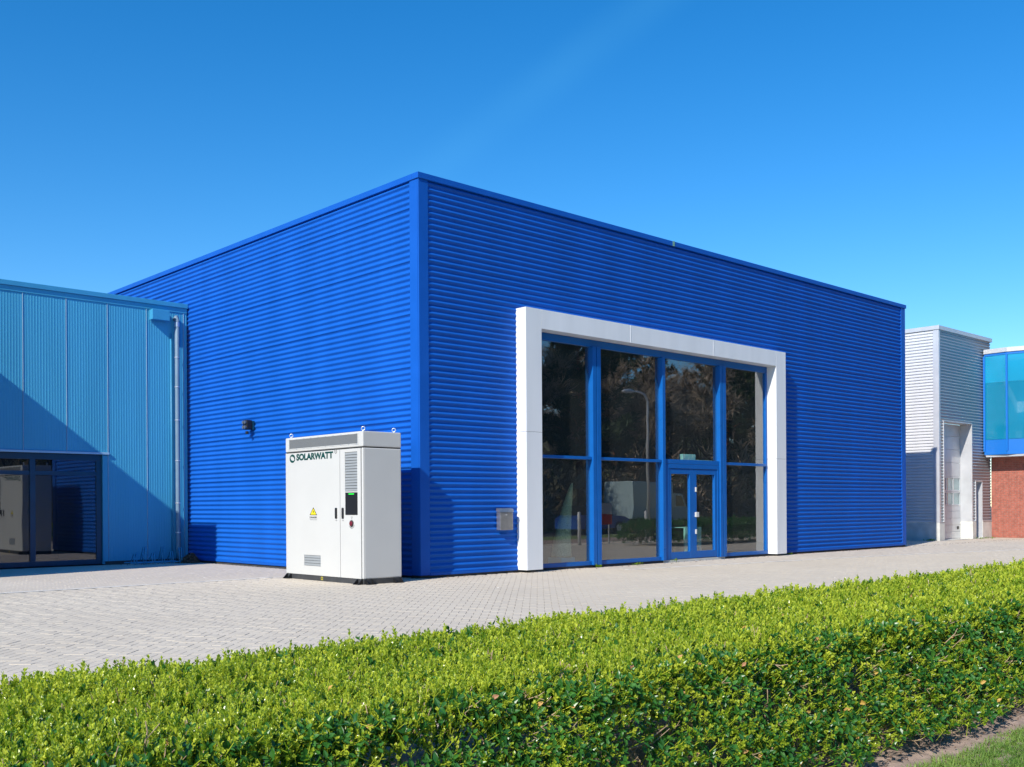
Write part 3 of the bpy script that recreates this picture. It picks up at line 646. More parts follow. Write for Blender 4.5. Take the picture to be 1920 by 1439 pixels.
# ================================================================== ENERGY STORAGE CABINET
X0, X1c, Y0, Y1c = -1.72, -0.827, -0.476, 2.295
cab = thing('storage_cabinet', ((X0+X1c)/2, (Y0+Y1c)/2, 0), 'tall white energy storage cabinet with two doors standing before the left wall', 'cabinet')
MB().bbox(X0+0.02, X1c, Y0, Y1c, 0.10, 2.575, 0.022).build('housing', m_cab, cab)
MB().bbox(X0, X0+0.05, -0.474, -0.415, 0.102, 2.573, 0.02).build('corner_post', m_cab, cab); MB().bbox(X0, X0+0.05, 2.268, 2.293, 0.102, 2.573, 0.008).build('corner_post', m_cab, cab)
MB().box(X0+0.012, X1c-0.01, Y0+0.012, Y1c-0.012, 2.57, 2.60).build('seal', m_seal, cab)
MB().box(X0+0.012, X0+0.03, -0.418, 2.27, 0.104, 2.572).build('seal', m_seal, cab)
hood = MB().bbox(X0, X1c, Y0, Y1c, 2.592, 2.884, 0.018).build('hood', m_cab, cab)
fr = MB(); fr.bbox(X0-0.006, X0+0.01, -0.345, 2.175, 2.640, 2.657, 0.002); fr.bbox(X0-0.006, X0+0.01, -0.345, 2.175, 2.838, 2.855, 0.002); fr.bbox(X0-0.006, X0+0.01, -0.345, -0.31, 2.658, 2.837, 0.002); fr.bbox(X0-0.006, X0+0.01, 2.14, 2.175, 2.658, 2.837, 0.002)
fr.build('vent_frame', m_cab, hood)
MB().box(X0-0.003, X0+0.004, -0.309, 2.139, 2.658, 2.837).build('vent_mesh', m_mesh, hood)
sc = MB()
for y in np.linspace(-0.28, 2.11, 10):
    for z in (2.649, 2.846): sc.tube([(X0-0.005, y, z), (X0-0.011, y, z)], 0.010, 8)
sc.build('screw', m_zinc, hood, kind='stuff')
def cdoor(y0, y1, label, holes=()):
    """door leaf as a sheet with recessed rectangles: split in a grid of boxes round the holes"""
    ys = sorted({y0, y1, *[h_[0] for h_ in holes], *[h_[1] for h_ in holes]}); zs = sorted({0.106, 2.566, *[h_[2] for h_ in holes], *[h_[3] for h_ in holes]})
    mb = MB()
    if not holes: mb.bbox(X0-0.004, X0+0.012, y0, y1, 0.106, 2.566, 0.003)
    else:
        (a, b2, z0, z1) = holes[0]
        mb.box(X0-0.004, X0+0.012, y0, y1, 0.106, z0).box(X0-0.004, X0+0.012, y0, y1, z1, 2.566).box(X0-0.004, X0+0.012, y0, a, z0, z1, 'bt').box(X0-0.004, X0+0.012, b2, y1, z0, z1, 'bt')
    return mb.build('door', m_cab, cab, label=label)
XF = X0-0.004
dl = cdoor(0.296, 2.256, 'wide left door with the green lettering', [(0.985, 1.592, 0.288, 0.502)])
drr = cdoor(-0.404, 0.282, 'narrow right door with screen and button', [(-0.292, 0.118, 1.755, 2.505)])
def slats(parent, y0, y1, z0, z1, n):
    st = (z1-z0)/n
    MB().box(X0+0.010, X0+0.014, y0, y1, z0, z1).build('vent_back', m_seal, parent)
    for k in range(n):
        a = z0+k*st
        MB().extrude([(X0-0.006, a+st*0.10), (X0-0.003, a+st*0.05), (X0+0.010, a+st*0.86), (X0+0.008, a+st*0.95)], 1, y0, y1).build('slat', m_louvre, parent)
slats(drr, -0.290, 0.116, 1.757, 2.503, 14); slats(dl, 0.987, 1.590, 0.29, 0.50, 4)
MB().bbox(XF-0.006, XF+0.004, -0.30, 0.106, 1.307, 1.735, 0.004).build('screen', m_black, drr)
MB().bbox(XF-0.009, XF-0.004, -0.19, -0.01, 1.695, 1.715, 0.002).build('status_light', m_led, drr)
MB().bbox(XF-0.022, XF+0.002, 0.390, 0.452, 1.235, 1.445, 0.018).build('handle', m_black, dl)
MB().bbox(XF-0.022, XF+0.002, 0.160, 0.222, 1.235, 1.445, 0.018).build('handle', m_black, drr)
MB().tube([(XF+0.001, -0.103, 1.145), (XF-0.012, -0.103, 1.145)], 0.064, 24).build('button_ring', m_base, drr)
MB().tube([(XF-0.011, -0.103, 1.145), (XF-0.028, -0.103, 1.145), (XF-0.032, -0.103, 1.145)], [0.045, 0.045, 0.035], 24).build('button', m_red, drr)
arc = MB()
for k in range(9):
    a = math.radians(-150+k*15); a2 = math.radians(-150+k*15+11)
    arc.poly([(XF-0.001, -0.103-r_*math.cos(t), 1.145+r_*math.sin(t)) for r_, t in ((0.080, a), (0.080, a2), (0.096, a2), (0.096, a))])
arc.build('button_marking', m_grey_print, drr)
mk = MB()
for y0, y1, z0, z1 in ((-0.14, -0.07, 1.262, 1.272), (-0.118, -0.09, 1.228, 1.240)): mk.box(XF-0.0012, XF-0.0004, y0, y1, z0, z1)
mk.build('small_print', m_grey_print, drr)
MB().box(XF-0.0012, XF-0.0004, 0.165, 0.217, 1.192, 1.201).build('small_print', m_grey_print, drr); MB().box(XF-0.0012, XF-0.0004, 0.395, 0.447, 1.192, 1.201).build('small_print', m_grey_print, dl)
# lettering on the door: text on the -x face, reading towards -y
def letter_mesh(txt, width, height, offset=0.0):
    cu = bpy.data.curves.new('t', 'FONT'); cu.body = txt; cu.size = 1; cu.offset = offset; cu.extrude = 0.0; cu.resolution_u = 6
    ob = bpy.data.objects.new('t', cu); COL.objects.link(ob)
    dg = bpy.context.evaluated_depsgraph_get(); me = bpy.data.meshes.new_from_object(ob.evaluated_get(dg))
    v = np.array([p.co for p in me.vertices]); fs = [tuple(p.vertices) for p in me.polygons]
    bpy.data.objects.remove(ob); bpy.data.curves.remove(cu); bpy.data.meshes.remove(me)
    lo = v.min(0); hi = v.max(0); v[:,0] = (v[:,0]-lo[0])/(hi[0]-lo[0])*width; v[:,1] = (v[:,1]-lo[1])/(hi[1]-lo[1])*height
    return v, fs
def letters(name, txt, y_left, z_bot, width, height, m, parent, offset=0.0, lift=0.0012):
    v, fs = letter_mesh(txt, width, height, offset); mb = MB()
    mb.v = [(XF-lift, y_left-p[0], z_bot+p[1]) for p in v]; mb.f = fs; mb.keep = True
    return mb.build(name, m, parent)
letters('lettering', 'SOLARWATT', 1.865, 2.405, 1.345, 0.140, m_green, dl, 0.055)
ring = MB()
cyy, czz = 2.018, 2.455
for s_, (t0, t1) in enumerate(((-35, 165), (145, 345))):
    t0, t1 = (t0, t1); n = 28
    for k in range(n):
        def pt(i, inner):
            q = i/n; t = math.radians(t0+(t1-t0)*q); th = 0.016+0.042*math.sin(math.pi*min(1, q*1.0))**0.8
            r_ = 0.108-(th if inner else 0)
            return (XF-0.0012-0.0003*s_, cyy-r_*math.cos(t)*0.98, czz+r_*math.sin(t)*0.80)
        ring.poly([pt(k, 0), pt(k+1, 0), pt(k+1, 1), pt(k, 1)])
ring.keep = True
ring.build('ring_emblem', m_green, dl)
letters('registered_mark', 'R', 0.443, 2.523, 0.026, 0.032, m_grey_print, dl)
cr = MB()
for k in range(24):
    a = 2*math.pi*k/24; a2 = 2*math.pi*(k+1)/24
    cr.poly([(XF-0.0012, 0.43-r_*math.cos(t), 2.539+r_*math.sin(t)) for r_, t in ((0.032, a), (0.032, a2), (0.045, a2), (0.045, a))])
cr.build('registered_ring', m_grey_print, dl)
ty, tz = 1.24, 1.30
tri = lambda k, lift: [(XF-lift, ty+0.135*k, tz+0.055-0.055*k), (XF-lift, ty-0.135*k, tz+0.055-0.055*k), (XF-lift, ty, tz+0.055+0.105*k)]
MB().poly(tri(1.0, 0.0012)).build('warning_triangle', m_black, dl); MB().poly(tri(0.76, 0.002)).build('warning_field', m_yellow, dl)
MB().poly([(XF-0.003, ty-0.012, tz+0.108), (XF-0.003, ty+0.020, tz+0.062), (XF-0.003, ty+0.002, tz+0.062), (XF-0.003, ty+0.010, tz+0.022), (XF-0.003, ty-0.026, tz+0.074), (XF-0.003, ty-0.006, tz+0.074)]).build('bolt_symbol', m_black, dl)
letters('danger_lettering', 'DANGER', 1.375, 1.238, 0.265, 0.036, m_black, dl, 0.035)
mk = MB()
for k in range(11): mk.box(XF-0.0012, XF-0.0004, 1.372-k*0.0245-0.018, 1.372-k*0.0245, 1.205, 1.213)
mk.build('small_print', m_grey_print, dl)
# base and feet
base = MB().bbox(X0+0.01, X1c-0.005, Y0+0.005, Y1c-0.005, 0.0, 0.099, 0.004).build('base_frame', m_base, cab)
sq = MB(); y_, z_, s_ = 0.962, 0.052, 0.030
for a in ((-1, 1, 0.78, 1), (-1, 1, -1, -0.78), (-1, -0.78, -0.78, 0.78), (0.78, 1, -0.78, 0.78)): sq.box(X0+0.006, X0+0.011, y_+a[0]*s_, y_+a[1]*s_, z_+a[2]*s_, z_+a[3]*s_)
sq.build('earth_mark', m_yellow, base)
def foot(x, y, dx, dy):
    mb = MB(); L_ = 0.11
    mb.box(min(x, x+dx*L_), max(x, x+dx*L_), y-0.09, y+0.09, 0.0, 0.010) if dx else mb.box(x-0.09, x+0.09, min(y, y+dy*L_), max(y, y+dy*L_), 0.0, 0.010)
    for o in (-0.075, 0.075):
        if dx: mb.extrude([(x, 0.011), (x+dx*L_, 0.011), (x+dx*0.02, 0.10), (x, 0.10)], 1, y+o-0.008, y+o+0.008)
        else: mb.extrude([(y, 0.011), (y+dy*L_, 0.011), (y+dy*0.02, 0.10), (y, 0.10)], 0, x+o-0.008, x+o+0.008)
    mb.build('foot', m_black, cab)
for y in (Y0+0.12, Y1c-0.12): foot(X0+0.008, y, -1, 0)
for x in (X0+0.12, X1c-0.12): foot(x, Y0+0.003, 0, -1); foot(x, Y1c-0.003, 0, 1)
for x, y in ((X0+0.08, Y0+0.10), (X0+0.08, Y1c-0.10), (X1c-0.10, Y0+0.10), (X1c-0.10, Y1c-0.10)):
    mb = MB(); mb.tube([(x, y, 2.883), (x, y, 2.905)], 0.022, 12)
    mb.tube([(x+0.034*math.cos(t)*0.7, y-0.034*math.cos(t)*0.7, 2.938+0.034*math.sin(t)) for t in np.linspace(0, 2*math.pi, 20)], 0.009, 8, cap=False)
    mb.smooth().build('lifting_eye', m_zinc, cab)

# ================================================================== FOLIAGE: geometry-node instancing from templates inside the same mesh
def inst_group(real=False):
    ng = bpy.data.node_groups.new('scatter_sprigs', 'GeometryNodeTree')
    ng.interface.new_socket('Geometry', in_out='INPUT', socket_type='NodeSocketGeometry'); ng.interface.new_socket('Geometry', in_out='OUTPUT', socket_type='NodeSocketGeometry')
    N_ = ng.nodes; L_ = ng.links; i = N_.new('NodeGroupInput'); o = N_.new('NodeGroupOutput')
    def named(nm, ty):
        a = N_.new('GeometryNodeInputNamedAttribute'); a.data_type = ty; a.inputs['Name'].default_value = nm
        return next(s for s in a.outputs if s.enabled and s.name == 'Attribute')
    tm = named('tmpl', 'INT'); cmp_ = N_.new('FunctionNodeCompare'); cmp_.data_type = 'INT'; cmp_.operation = 'GREATER_THAN'
    ins = [s for s in cmp_.inputs if s.enabled]; L_.new(tm, ins[0]); ins[1].default_value = 0
    sep = N_.new('GeometryNodeSeparateGeometry'); sep.domain = 'POINT'
    L_.new(i.outputs[0], sep.inputs[0]); L_.new(cmp_.outputs[0], sep.inputs[1])
    sp = N_.new('GeometryNodeSplitToInstances'); sp.domain = 'POINT'; L_.new(sep.outputs[0], sp.inputs[0]); L_.new(tm, sp.inputs['Group ID'])
    ip = N_.new('GeometryNodeInstanceOnPoints'); L_.new(sep.outputs[1], ip.inputs['Points']); L_.new(sp.outputs['Instances'], ip.inputs['Instance'])
    ip.inputs['Pick Instance'].default_value = True; L_.new(named('pick', 'INT'), ip.inputs['Instance Index'])
    er = N_.new('FunctionNodeEulerToRotation'); L_.new(named('rot', 'FLOAT_VECTOR'), er.inputs[0]); L_.new(er.outputs[0], ip.inputs['Rotation'])
    L_.new(named('scl', 'FLOAT'), ip.inputs['Scale'])
    if real: rz = N_.new('GeometryNodeRealizeInstances'); L_.new(ip.outputs[0], rz.inputs[0]); L_.new(rz.outputs[0], o.inputs[0])
    else: L_.new(ip.outputs[0], o.inputs[0])
    return ng
NG = inst_group(); NGR = inst_group(True)
class Tmpl:
    def __init__(s): s.v = []; s.f = []; s.m = []
    def leaf(s, base, d, nrm, L, Wd, m, fold=0.25, curl=0.15):
        base = Vector(base); d = Vector(d).normalized(); n = Vector(nrm); n = (n-d*n.dot(d)).normalized(); sd = d.cross(n); b = len(s.v)
        s.v += [tuple(base), tuple(base+d*L*0.45+sd*Wd/2+n*L*fold*0.3), tuple(base+d*L*0.5), tuple(base+d*L*0.45-sd*Wd/2+n*L*fold*0.3), tuple(base+d*L-n*L*curl)]
        s.v += [tuple(base+d*L*0.78+sd*Wd*0.33+n*L*fold*0.1-n*L*curl*0.4), tuple(base+d*L*0.78-sd*Wd*0.33+n*L*fold*0.1-n*L*curl*0.4)]
        s.f += [(b, b+2, b+1), (b, b+3, b+2), (b+1, b+2, b+4, b+5), (b+2, b+3, b+6, b+4)]; s.m += [m]*4
    def stick(s, p, q, r, m):
        mb = MB().tube([p, q], r, 4, cap=False); b = len(s.v); s.v += mb.v; s.f += [tuple(b+i for i in f_) for f_ in mb.f]; s.m += [m]*len(mb.f)
def shoot(pairs, L, leafL, leafW, m, spread, stickm=0, seed=0):
    t = Tmpl(); R = random.Random(seed)
    t.stick((0, 0, -0.04), (0, 0, L), 0.0016, stickm)
    for k in range(pairs):
        q = (k+1)/pairs; z = L*(0.15+0.85*q); a0 = k*math.pi/2+R.uniform(-.4, .4)
        for a in (a0, a0+math.pi):
            up_ = math.radians(90-spread*(1.25-0.85*q))+R.uniform(-.2, .2)
            d = Vector((math.cos(a)*math.cos(up_), math.sin(a)*math.cos(up_), math.sin(up_)))
            s = (1.0-0.45*q)*R.uniform(0.8, 1.2); t.leaf((0, 0, z), d, (-math.cos(a)*.6, -math.sin(a)*.6, 0.8), leafL*s, leafW*s, m, 0.3, R.uniform(-.1, .15))
    return t
# material slots: 0 young leaf, 1 old leaf, 2 dead leaf, 3 twig
HT = [shoot(3, 0.042, 0.031, 0.0175, 0, 46, seed=1), shoot(3, 0.032, 0.027, 0.017, 0, 54, seed=2), shoot(4, 0.064, 0.029, 0.016, 0, 40, seed=3), shoot(2, 0.022, 0.033, 0.020, 0, 60, seed=4),
      shoot(3, 0.03, 0.042, 0.021, 1, 75, seed=5), shoot(2, 0.02, 0.050, 0.024, 1, 85, seed=6)]
t7 = Tmpl(); t7.leaf((0, 0, 0), (0, .3, 1), (0, -1, .3), 0.034, 0.020, 2, .3, .25); HT.append(t7)
t8 = Tmpl(); t8.stick((0, 0, -0.05), (0.006, 0.004, 0.02), 0.0024, 3); t8.stick((0.006, 0.004, 0.02), (0.0, 0.012, 0.048), 0.0017, 3); t8.stick((0.004, 0.003, 0.0), (0.03, -0.01, 0.045), 0.0014, 3); HT.append(t8)
def eul(d):
    """euler angles that turn +Z to the directions d, with random azimuth for upright ones"""
    d = d/np.linalg.norm(d, axis=1, keepdims=True)
    return np.stack([np.zeros(len(d)), np.arccos(np.clip(d[:,2], -1, 1)), np.arctan2(d[:,1], d[:,0])], 1)
def foliage(name, pts, dirs, pick, scl, tint, tmpls, mats, parent=None, org=(0,0,0), kind='stuff', real=False):
    n = len(pts); V = [np.asarray(pts)]; tm = [np.zeros(n, np.int32)]; Fc = []; mi = []; b = n
    for k, t in enumerate(tmpls):
        V.append(np.array(t.v) + np.array(org)); tm.append(np.full(len(t.v), k+1, np.int32)); Fc += [tuple(b+i for i in f_) for f_ in t.f]; mi += t.m; b += len(t.v)
    tot = b; pad = lambda a, dt: np.concatenate([np.asarray(a, dt), np.zeros(tot-n, dt)])
    rot = np.concatenate([eul(dirs), np.zeros((tot-n, 3))]).astype(np.float32)
    o = raw(name, np.concatenate(V), Fc, None, parent=parent, kind=kind, org=org, mats=mats, midx=mi, attrs={
        'tmpl': ('INT', 'POINT', np.concatenate(tm)), 'pick': ('INT', 'POINT', pad(pick, np.int32)), 'scl': ('FLOAT', 'POINT', pad(scl, np.float32)),
        'tint': ('FLOAT', 'POINT', pad(tint, np.float32)), 'rot': ('FLOAT_VECTOR', 'POINT', rot)})
    md = o.modifiers.new('sprigs', 'NODES'); md.node_group = NGR if real else NG
    return o
def fnoise(x, y, s, seed=0.0): return np.array([mnoise.noise((a*s, b*s, seed)) for a, b in zip(x, y)])
HMATS = [m_leafY, m_leafO, m_leafD, m_twig]
def make_hedge(name, label, x0, x1, yf, yb, H, dens, near=True, scale=1.0, rough=1.0, mats=None):
    h = thing(name, ((x0+x1)/2, (yf+yb)/2, 0), label, 'hedge')
    org = tuple(h.location)
    P_, D_, K_, S_, T_ = [], [], [], [], []
    def add(p, d, k, s, t): P_.append(p); D_.append(d); K_.append(k); S_.append(s); T_.append(t)
    camx, camy = CAM.x, CAM.y
    def thin(x, y, n0):    # fewer, larger sprigs with distance from the viewer
        r_ = np.hypot(x-camx, y-camy); f_ = np.clip(4.2/np.maximum(r_, 0.1), 0.22, 1.0) if near else np.full(len(x), 1.0)
        k = rng.random(len(x)) < f_; return k, np.clip(1/np.sqrt(f_), 1, 1.75)
    depth = yb-yf
    # top: upright shoots
    n = int((x1-x0)*depth*dens); x = x0+(x1-x0)*rng.random(n); q = rng.random(n); y = yf+depth*q
    k, sc_ = thin(x, y, n); x, y, q, sc_ = x[k], y[k], q[k], sc_[k]
    lump = (fnoise(x, y, 1.3)*0.030+fnoise(x, y, 5, 4)*0.026)*rough
    edge = np.minimum(q, 1-q)*depth; rnd = -0.10*np.clip(1-edge/0.16, 0, 1)**2
    gap = fnoise(x, y, 2.4, 9)
    keep_ = rng.random(len(x)) < np.clip(0.95+gap*1.7, 0.2, 1); x, y, q, sc_, lump, rnd = [a[keep_] for a in (x, y, q, sc_, lump, rnd)]
    m_ = len(x); z = H-0.06+lump+rnd-0.06*rng.random(m_)**2
    tall = rng.random(m_) < 0.035; z = z+tall*0.045
    d = np.stack([rng.normal(0, .22, m_), rng.normal(-0.05, .22, m_)-0.5*np.clip(1-q*depth/0.12, 0, 1), np.ones(m_)], 1)
    kk = rng.choice([0, 1, 2, 3], m_, p=[.36, .3, .2, .14]); kk = np.where(rng.random(m_) < .012, 6, kk); kk = np.where(rng.random(m_) < .035, 7, kk); kk = np.where(rng.random(m_) < .03, 4, kk)
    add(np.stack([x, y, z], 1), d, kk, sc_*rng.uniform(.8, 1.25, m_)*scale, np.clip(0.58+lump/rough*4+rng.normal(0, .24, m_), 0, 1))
    # under layer of the top
    n = int((x1-x0)*depth*dens*0.55); x = x0+(x1-x0)*rng.random(n); y = yf+depth*rng.random(n); k, sc_ = thin(x, y, n); x, y, sc_ = x[k], y[k], sc_[k]; m_ = len(x)
    z = H-0.07-0.12*rng.random(m_)
    add(np.stack([x, y, z], 1), np.stack([rng.normal(0, .6, m_), rng.normal(0, .6, m_), np.full(m_, .7)], 1), rng.choice([1, 3, 4, 5, 7], m_, p=[.25, .18, .33, .2, .04]), sc_*rng.uniform(.9, 1.4, m_)*scale, rng.uniform(.1, .6, m_))
    # front and back faces
    for side, yy, share in ((-1, yf, 1.0), (1, yb, 0.4)):
        n = int((x1-x0)*H*dens*1.15*share); x = x0+(x1-x0)*rng.random(n); t = rng.random(n)
        k, sc_ = thin(x, np.full(n, yy), n); x, t, sc_ = x[k], t[k], sc_[k]
        z = 0.05+(H-0.09)*t; lumpy = fnoise(x, z*2, 2.2, 5)*0.07+fnoise(x, z, 7, 8)*0.03
        bottom = fnoise(x, np.zeros_like(x), 1.6, 2)*0.06+0.085
        hole = fnoise(x, z*1.3, 3.2, 11)
        keep_ = (z > bottom) & (rng.random(len(x)) < np.clip(0.98+hole*2.2, 0.10, 1)); x, t, z, sc_, lumpy, hole = [a[keep_] for a in (x, t, z, sc_, lumpy, hole)]
        m_ = len(x); dep = 0.20*rng.random(m_)**1.8
        bulge = -0.14*(1-t)**1.0 - 0.10*np.clip((t-0.85)/0.15, 0, 1)**2*-1
        y = yy+side*(0.0 - (-bulge if side < 0 else bulge)*0 ) - side*dep + side*lumpy*-1 + (-side)*0.0
        y = y + side*0.40*(1-t)**1.2
        d = np.stack([rng.normal(0, .5, m_), side*np.abs(rng.normal(.8, .35, m_)), rng.normal(.65, .35, m_)], 1)
        u01 = dep/0.20
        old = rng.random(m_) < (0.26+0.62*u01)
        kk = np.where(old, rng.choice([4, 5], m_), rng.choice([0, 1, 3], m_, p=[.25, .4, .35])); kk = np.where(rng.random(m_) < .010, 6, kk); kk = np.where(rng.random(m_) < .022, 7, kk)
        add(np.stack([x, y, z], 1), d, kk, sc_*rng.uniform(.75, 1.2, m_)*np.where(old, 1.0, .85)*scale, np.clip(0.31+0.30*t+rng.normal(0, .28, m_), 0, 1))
    P2, D2, K2, S2, T2 = [np.concatenate(a) for a in (P_, D_, K_, S_, T_)]
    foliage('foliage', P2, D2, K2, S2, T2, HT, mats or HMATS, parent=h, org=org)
    # stems and branches inside
    st = MB(); n = int((x1-x0)*(13 if near else 4))
    for i in range(n):
        x = x0+(x1-x0)*rng.random(); fr_ = rng.random() < .75; y = yf-0.20+0.3*rng.random() if fr_ else yf+depth*rng.random()
        a = rng.normal(0, .12); c_ = (yf+0.10+0.1*rng.random()-y) if fr_ else rng.normal(0, .08); r_ = rng.uniform(.005, .011)
        p = [(x, y, -0.02)]; zt = H*rng.uniform(.6, .92)
        for q in (0.3, 0.6, 1.0): p.append((x+a*q+rng.normal(0, .02), y+c_*q+rng.normal(0, .02), zt*q))
        st.tube(p, [r_, r_*.85, r_*.65, r_*.4], 6)
        if near and rng.random() < .5:
            s0 = Vector(p[2]); e_ = s0+Vector((rng.normal(0, .12), -0.02-0.14*rng.random(), rng.uniform(.03, .16))); mid = (s0+e_)/2+Vector((0, -.02, -.02))
            st.tube([s0, mid, e_], [r_*.55, r_*.45, r_*.28], 5)
    st.smooth().build('branches', m_twig, h, kind='stuff')
    return h, len(P2)
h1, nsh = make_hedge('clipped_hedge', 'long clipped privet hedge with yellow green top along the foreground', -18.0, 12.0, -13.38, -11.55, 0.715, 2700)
h2, ns2 = make_hedge('border_hedge', 'low green hedge bordering the forecourt, seen mirrored in the entrance glass', 15.5, 34.0, -8.0, -6.4, 0.8, 380, near=False, scale=2.2, rough=6.0, mats=[m_leafO, m_leafO, m_fol2, m_twig])

# lawn blades (bottom right corner) and bits on the soil
GT = []
for sd_ in range(4):
    t = Tmpl(); R = random.Random(sd_+40)
    for k in range(5):
        a = R.uniform(0, 6.28); ln = R.uniform(.02, .05); lean = R.uniform(.2, .9); d = Vector((math.cos(a)*lean, math.sin(a)*lean, 1)).normalized(); s = Vector((-math.sin(a), math.cos(a), 0))*0.0016; b = len(t.v)
        p0 = Vector((R.uniform(-.012, .012), R.uniform(-.012, .012), 0)); p1 = p0+d*ln*.6; p2 = p0+d*ln+Vector((math.cos(a), math.sin(a), -.4))*ln*.3
        t.v += [tuple(p0-s), tuple(p0+s), tuple(p1+s*.8), tuple(p1-s*.8), tuple(p2)]; t.f += [(b, b+1, b+2, b+3), (b+3, b+2, b+4)]; t.m += [0, 0]
    GT.append(t)
n = 42000; x = -9+8*rng.random(n); y = -15.3+1.5*rng.random(n); edge = -13.85+0.08*fnoise(x, x*0, 1.7, 3)+0.07*fnoise(x, x*0, 6, 1)
k = (y < edge) & (rng.random(n) < np.clip(0.35+(edge-y)*4, 0, 1)); x, y = x[k], y[k]; n = len(x)
o = foliage('lawn_grass', np.stack([x, y, np.full(n, -0.008)], 1), np.stack([rng.normal(0, .2, n), rng.normal(0, .2, n), np.ones(n)], 1), rng.integers(0, 4, n), rng.uniform(.7, 1.5, n), np.clip(.5+fnoise(x, y, 2)*.6+rng.normal(0, .2, n), 0, 1), GT, [m_grass])
tag(o, 'short green grass before the hedge in the lower right corner', 'grass')
V1, F1 = leafquads(900, lambda: (-11+10*rng.random(), -13.95+0.5*rng.random(), 0.014), 0.009)
tag(raw('soil_litter', V1, F1, m_litter, kind='stuff'), 'dry leaf bits on the soil strip under the hedge', 'litter')
# weeds at the wall foot
def weed(loc, n, s, label):
    t = shoot(4, 0.05, 0.05, 0.02, 0, 65, seed=9)
    pts = np.array(loc)+np.stack([rng.normal(0, s, n), rng.normal(0, s*.5, n)*0.6, np.zeros(n)], 1)
    o = foliage('weed', pts, np.stack([rng.normal(0, .4, n), rng.normal(-.2, .4, n), np.ones(n)], 1), np.zeros(n, int), rng.uniform(.6, 1.3, n), rng.uniform(0, .6, n), [t], HMATS, org=loc, kind=None, real=True)
    tag(o, label, 'weed', 'weeds at the foot of the walls')
weed((5.22, -0.10, 0.005), 14, 0.05, 'upright green weed at the foot of the wide blue mullion left of the doors')
weed((6.4, -0.28, 0.005), 10, 0.09, 'flat green weed on the paving below the second tall pane')
weed((8.1, -0.12, 0.03), 6, 0.05, 'tiny green weed at the left end of the door threshold')
weed((26.6, 1.75, 0.0), 30, 0.22, 'clump of green weeds at the plinth corner of the silver building')
weed((30.1, 1.2, 0.0), 26, 0.35, 'patch of weeds between the roller door and the narrow side door')
weed((13.4, -0.12, 0.0), 10, 0.12, 'small dry weed right of the white portal')
weed((25.2, 2.6, 0.0), 40, 0.5, 'dark weeds in the shaded gap between warehouse and silver building')

# ================================================================== WHAT THE GLASS MIRRORS: lamp, vehicles, signs, trees over the road
h = thing('street_lamp', (25.3, -14.8, 0), 'slim pale street lamp with a curved arm, mirrored in the second tall pane', 'street lamp')
MB().tube([(25.3, -14.8, 0), (25.3, -14.8, 6.0), (25.25, -14.8, 6.4), (25.05, -14.8, 6.68), (24.75, -14.8, 6.78), (24.3, -14.8, 6.78)], [0.075, 0.06, 0.055, 0.05, 0.045, 0.04], 12).smooth().build('pole', m_lampgrey, h)
MB().tube([(24.35, -14.8, 6.78), (24.1, -14.8, 6.79), (23.7, -14.8, 6.76), (23.5, -14.8, 6.74)], [0.05, 0.10, 0.09, 0.03], 10).smooth().build('lamp_head', m_lampgrey, h)
def wheels(h, xs, y0, y1, r):
    for x in xs:
        for y in (y0, y1):
            tw = MB().tube([(x, y-0.1, r), (x, y+0.1, r)], r, 20).build('wheel', m_tyre, h); MB().tube([(x, y-0.11, r), (x, y+0.11, r)], r*0.58, 16).build('rim', m_zinc, tw)
h = thing('box_van', (31, -20, -0.02), 'pale box van parked on the road, mirrored in the second tall pane', 'van')
MB().bbox(29.2, 32.6, -21.0, -19.0, 0.75, 2.75, 0.04).build('cargo_box', m_vanwhite, h)
MB().extrude([(32.64, 0.45), (34.5, 0.45), (34.55, 1.15), (33.9, 1.35), (33.45, 2.1), (32.64, 2.15)], 1, -20.9, -19.1).build('cab', m_vanwhite, h)
MB().extrude([(32.95, 1.4), (33.75, 1.4), (33.36, 2.02), (32.95, 2.02)], 1, -20.915, -19.085).build('side_window', m_darkglass, h)
MB().box(29.3, 34.3, -20.7, -19.3, 0.4, 0.72).build('chassis', m_base, h)
wheels(h, (30.1, 33.7), -20.8, -19.2, 0.36)
h = thing('blue_car', (26.6, -19.6, -0.02), 'blue hatchback parked on the road, mirrored in the second tall pane', 'car')
MB().extrude([(24.7, 0.3), (28.6, 0.3), (28.65, 0.75), (28.2, 0.92), (27.4, 0.98), (25.0, 0.98), (24.65, 0.8)], 1, -20.4, -18.75).build('body', m_carblue, h)
MB().extrude([(24.95, 0.985), (27.5, 0.985), (26.8, 1.45), (25.4, 1.48)], 1, -20.25, -18.9).build('cabin', m_darkglass, h)
wheels(h, (25.5, 27.8), -20.3, -18.85, 0.31)
for x, y, lab in ((16.4, -9.6, 'white and red notice board mirrored beside the wide blue mullion'), (19.9, -9.6, 'white and red notice board mirrored right of the street lamp pole')):
    h = thing('notice_board', (x, y, 0), lab, 'sign', 'notice boards over the forecourt')
    MB().bbox(x-0.4, x+0.4, y, y+0.03, 1.15, 1.55, 0.004).build('white_board', m_cab, h); MB().bbox(x-0.4, x+0.4, y+0.001, y+0.029, 0.75, 1.148, 0.004).build('red_board', m_signred, h)
    MB().bbox(x-0.3, x-0.25, y-0.05, y-0.002, 0, 1.5, 0.004).bbox(x+0.25, x+0.3, y-0.05, y-0.002, 0, 1.5, 0.004).build('post', m_zinc, h)
for x, y, lab in ((14.8, -9.4, 'white bollard mirrored in the leftmost pane'), (18.6, -9.4, 'white bollard mirrored left of the street lamp pole')):
    MB().tube([(x, y, 0), (x, y, 1.2), (x, y, 1.24)], [0.06, 0.06, 0.03], 12).smooth().build('bollard', m_cab, label=lab, cat='bollard', group='white bollards over the forecourt')
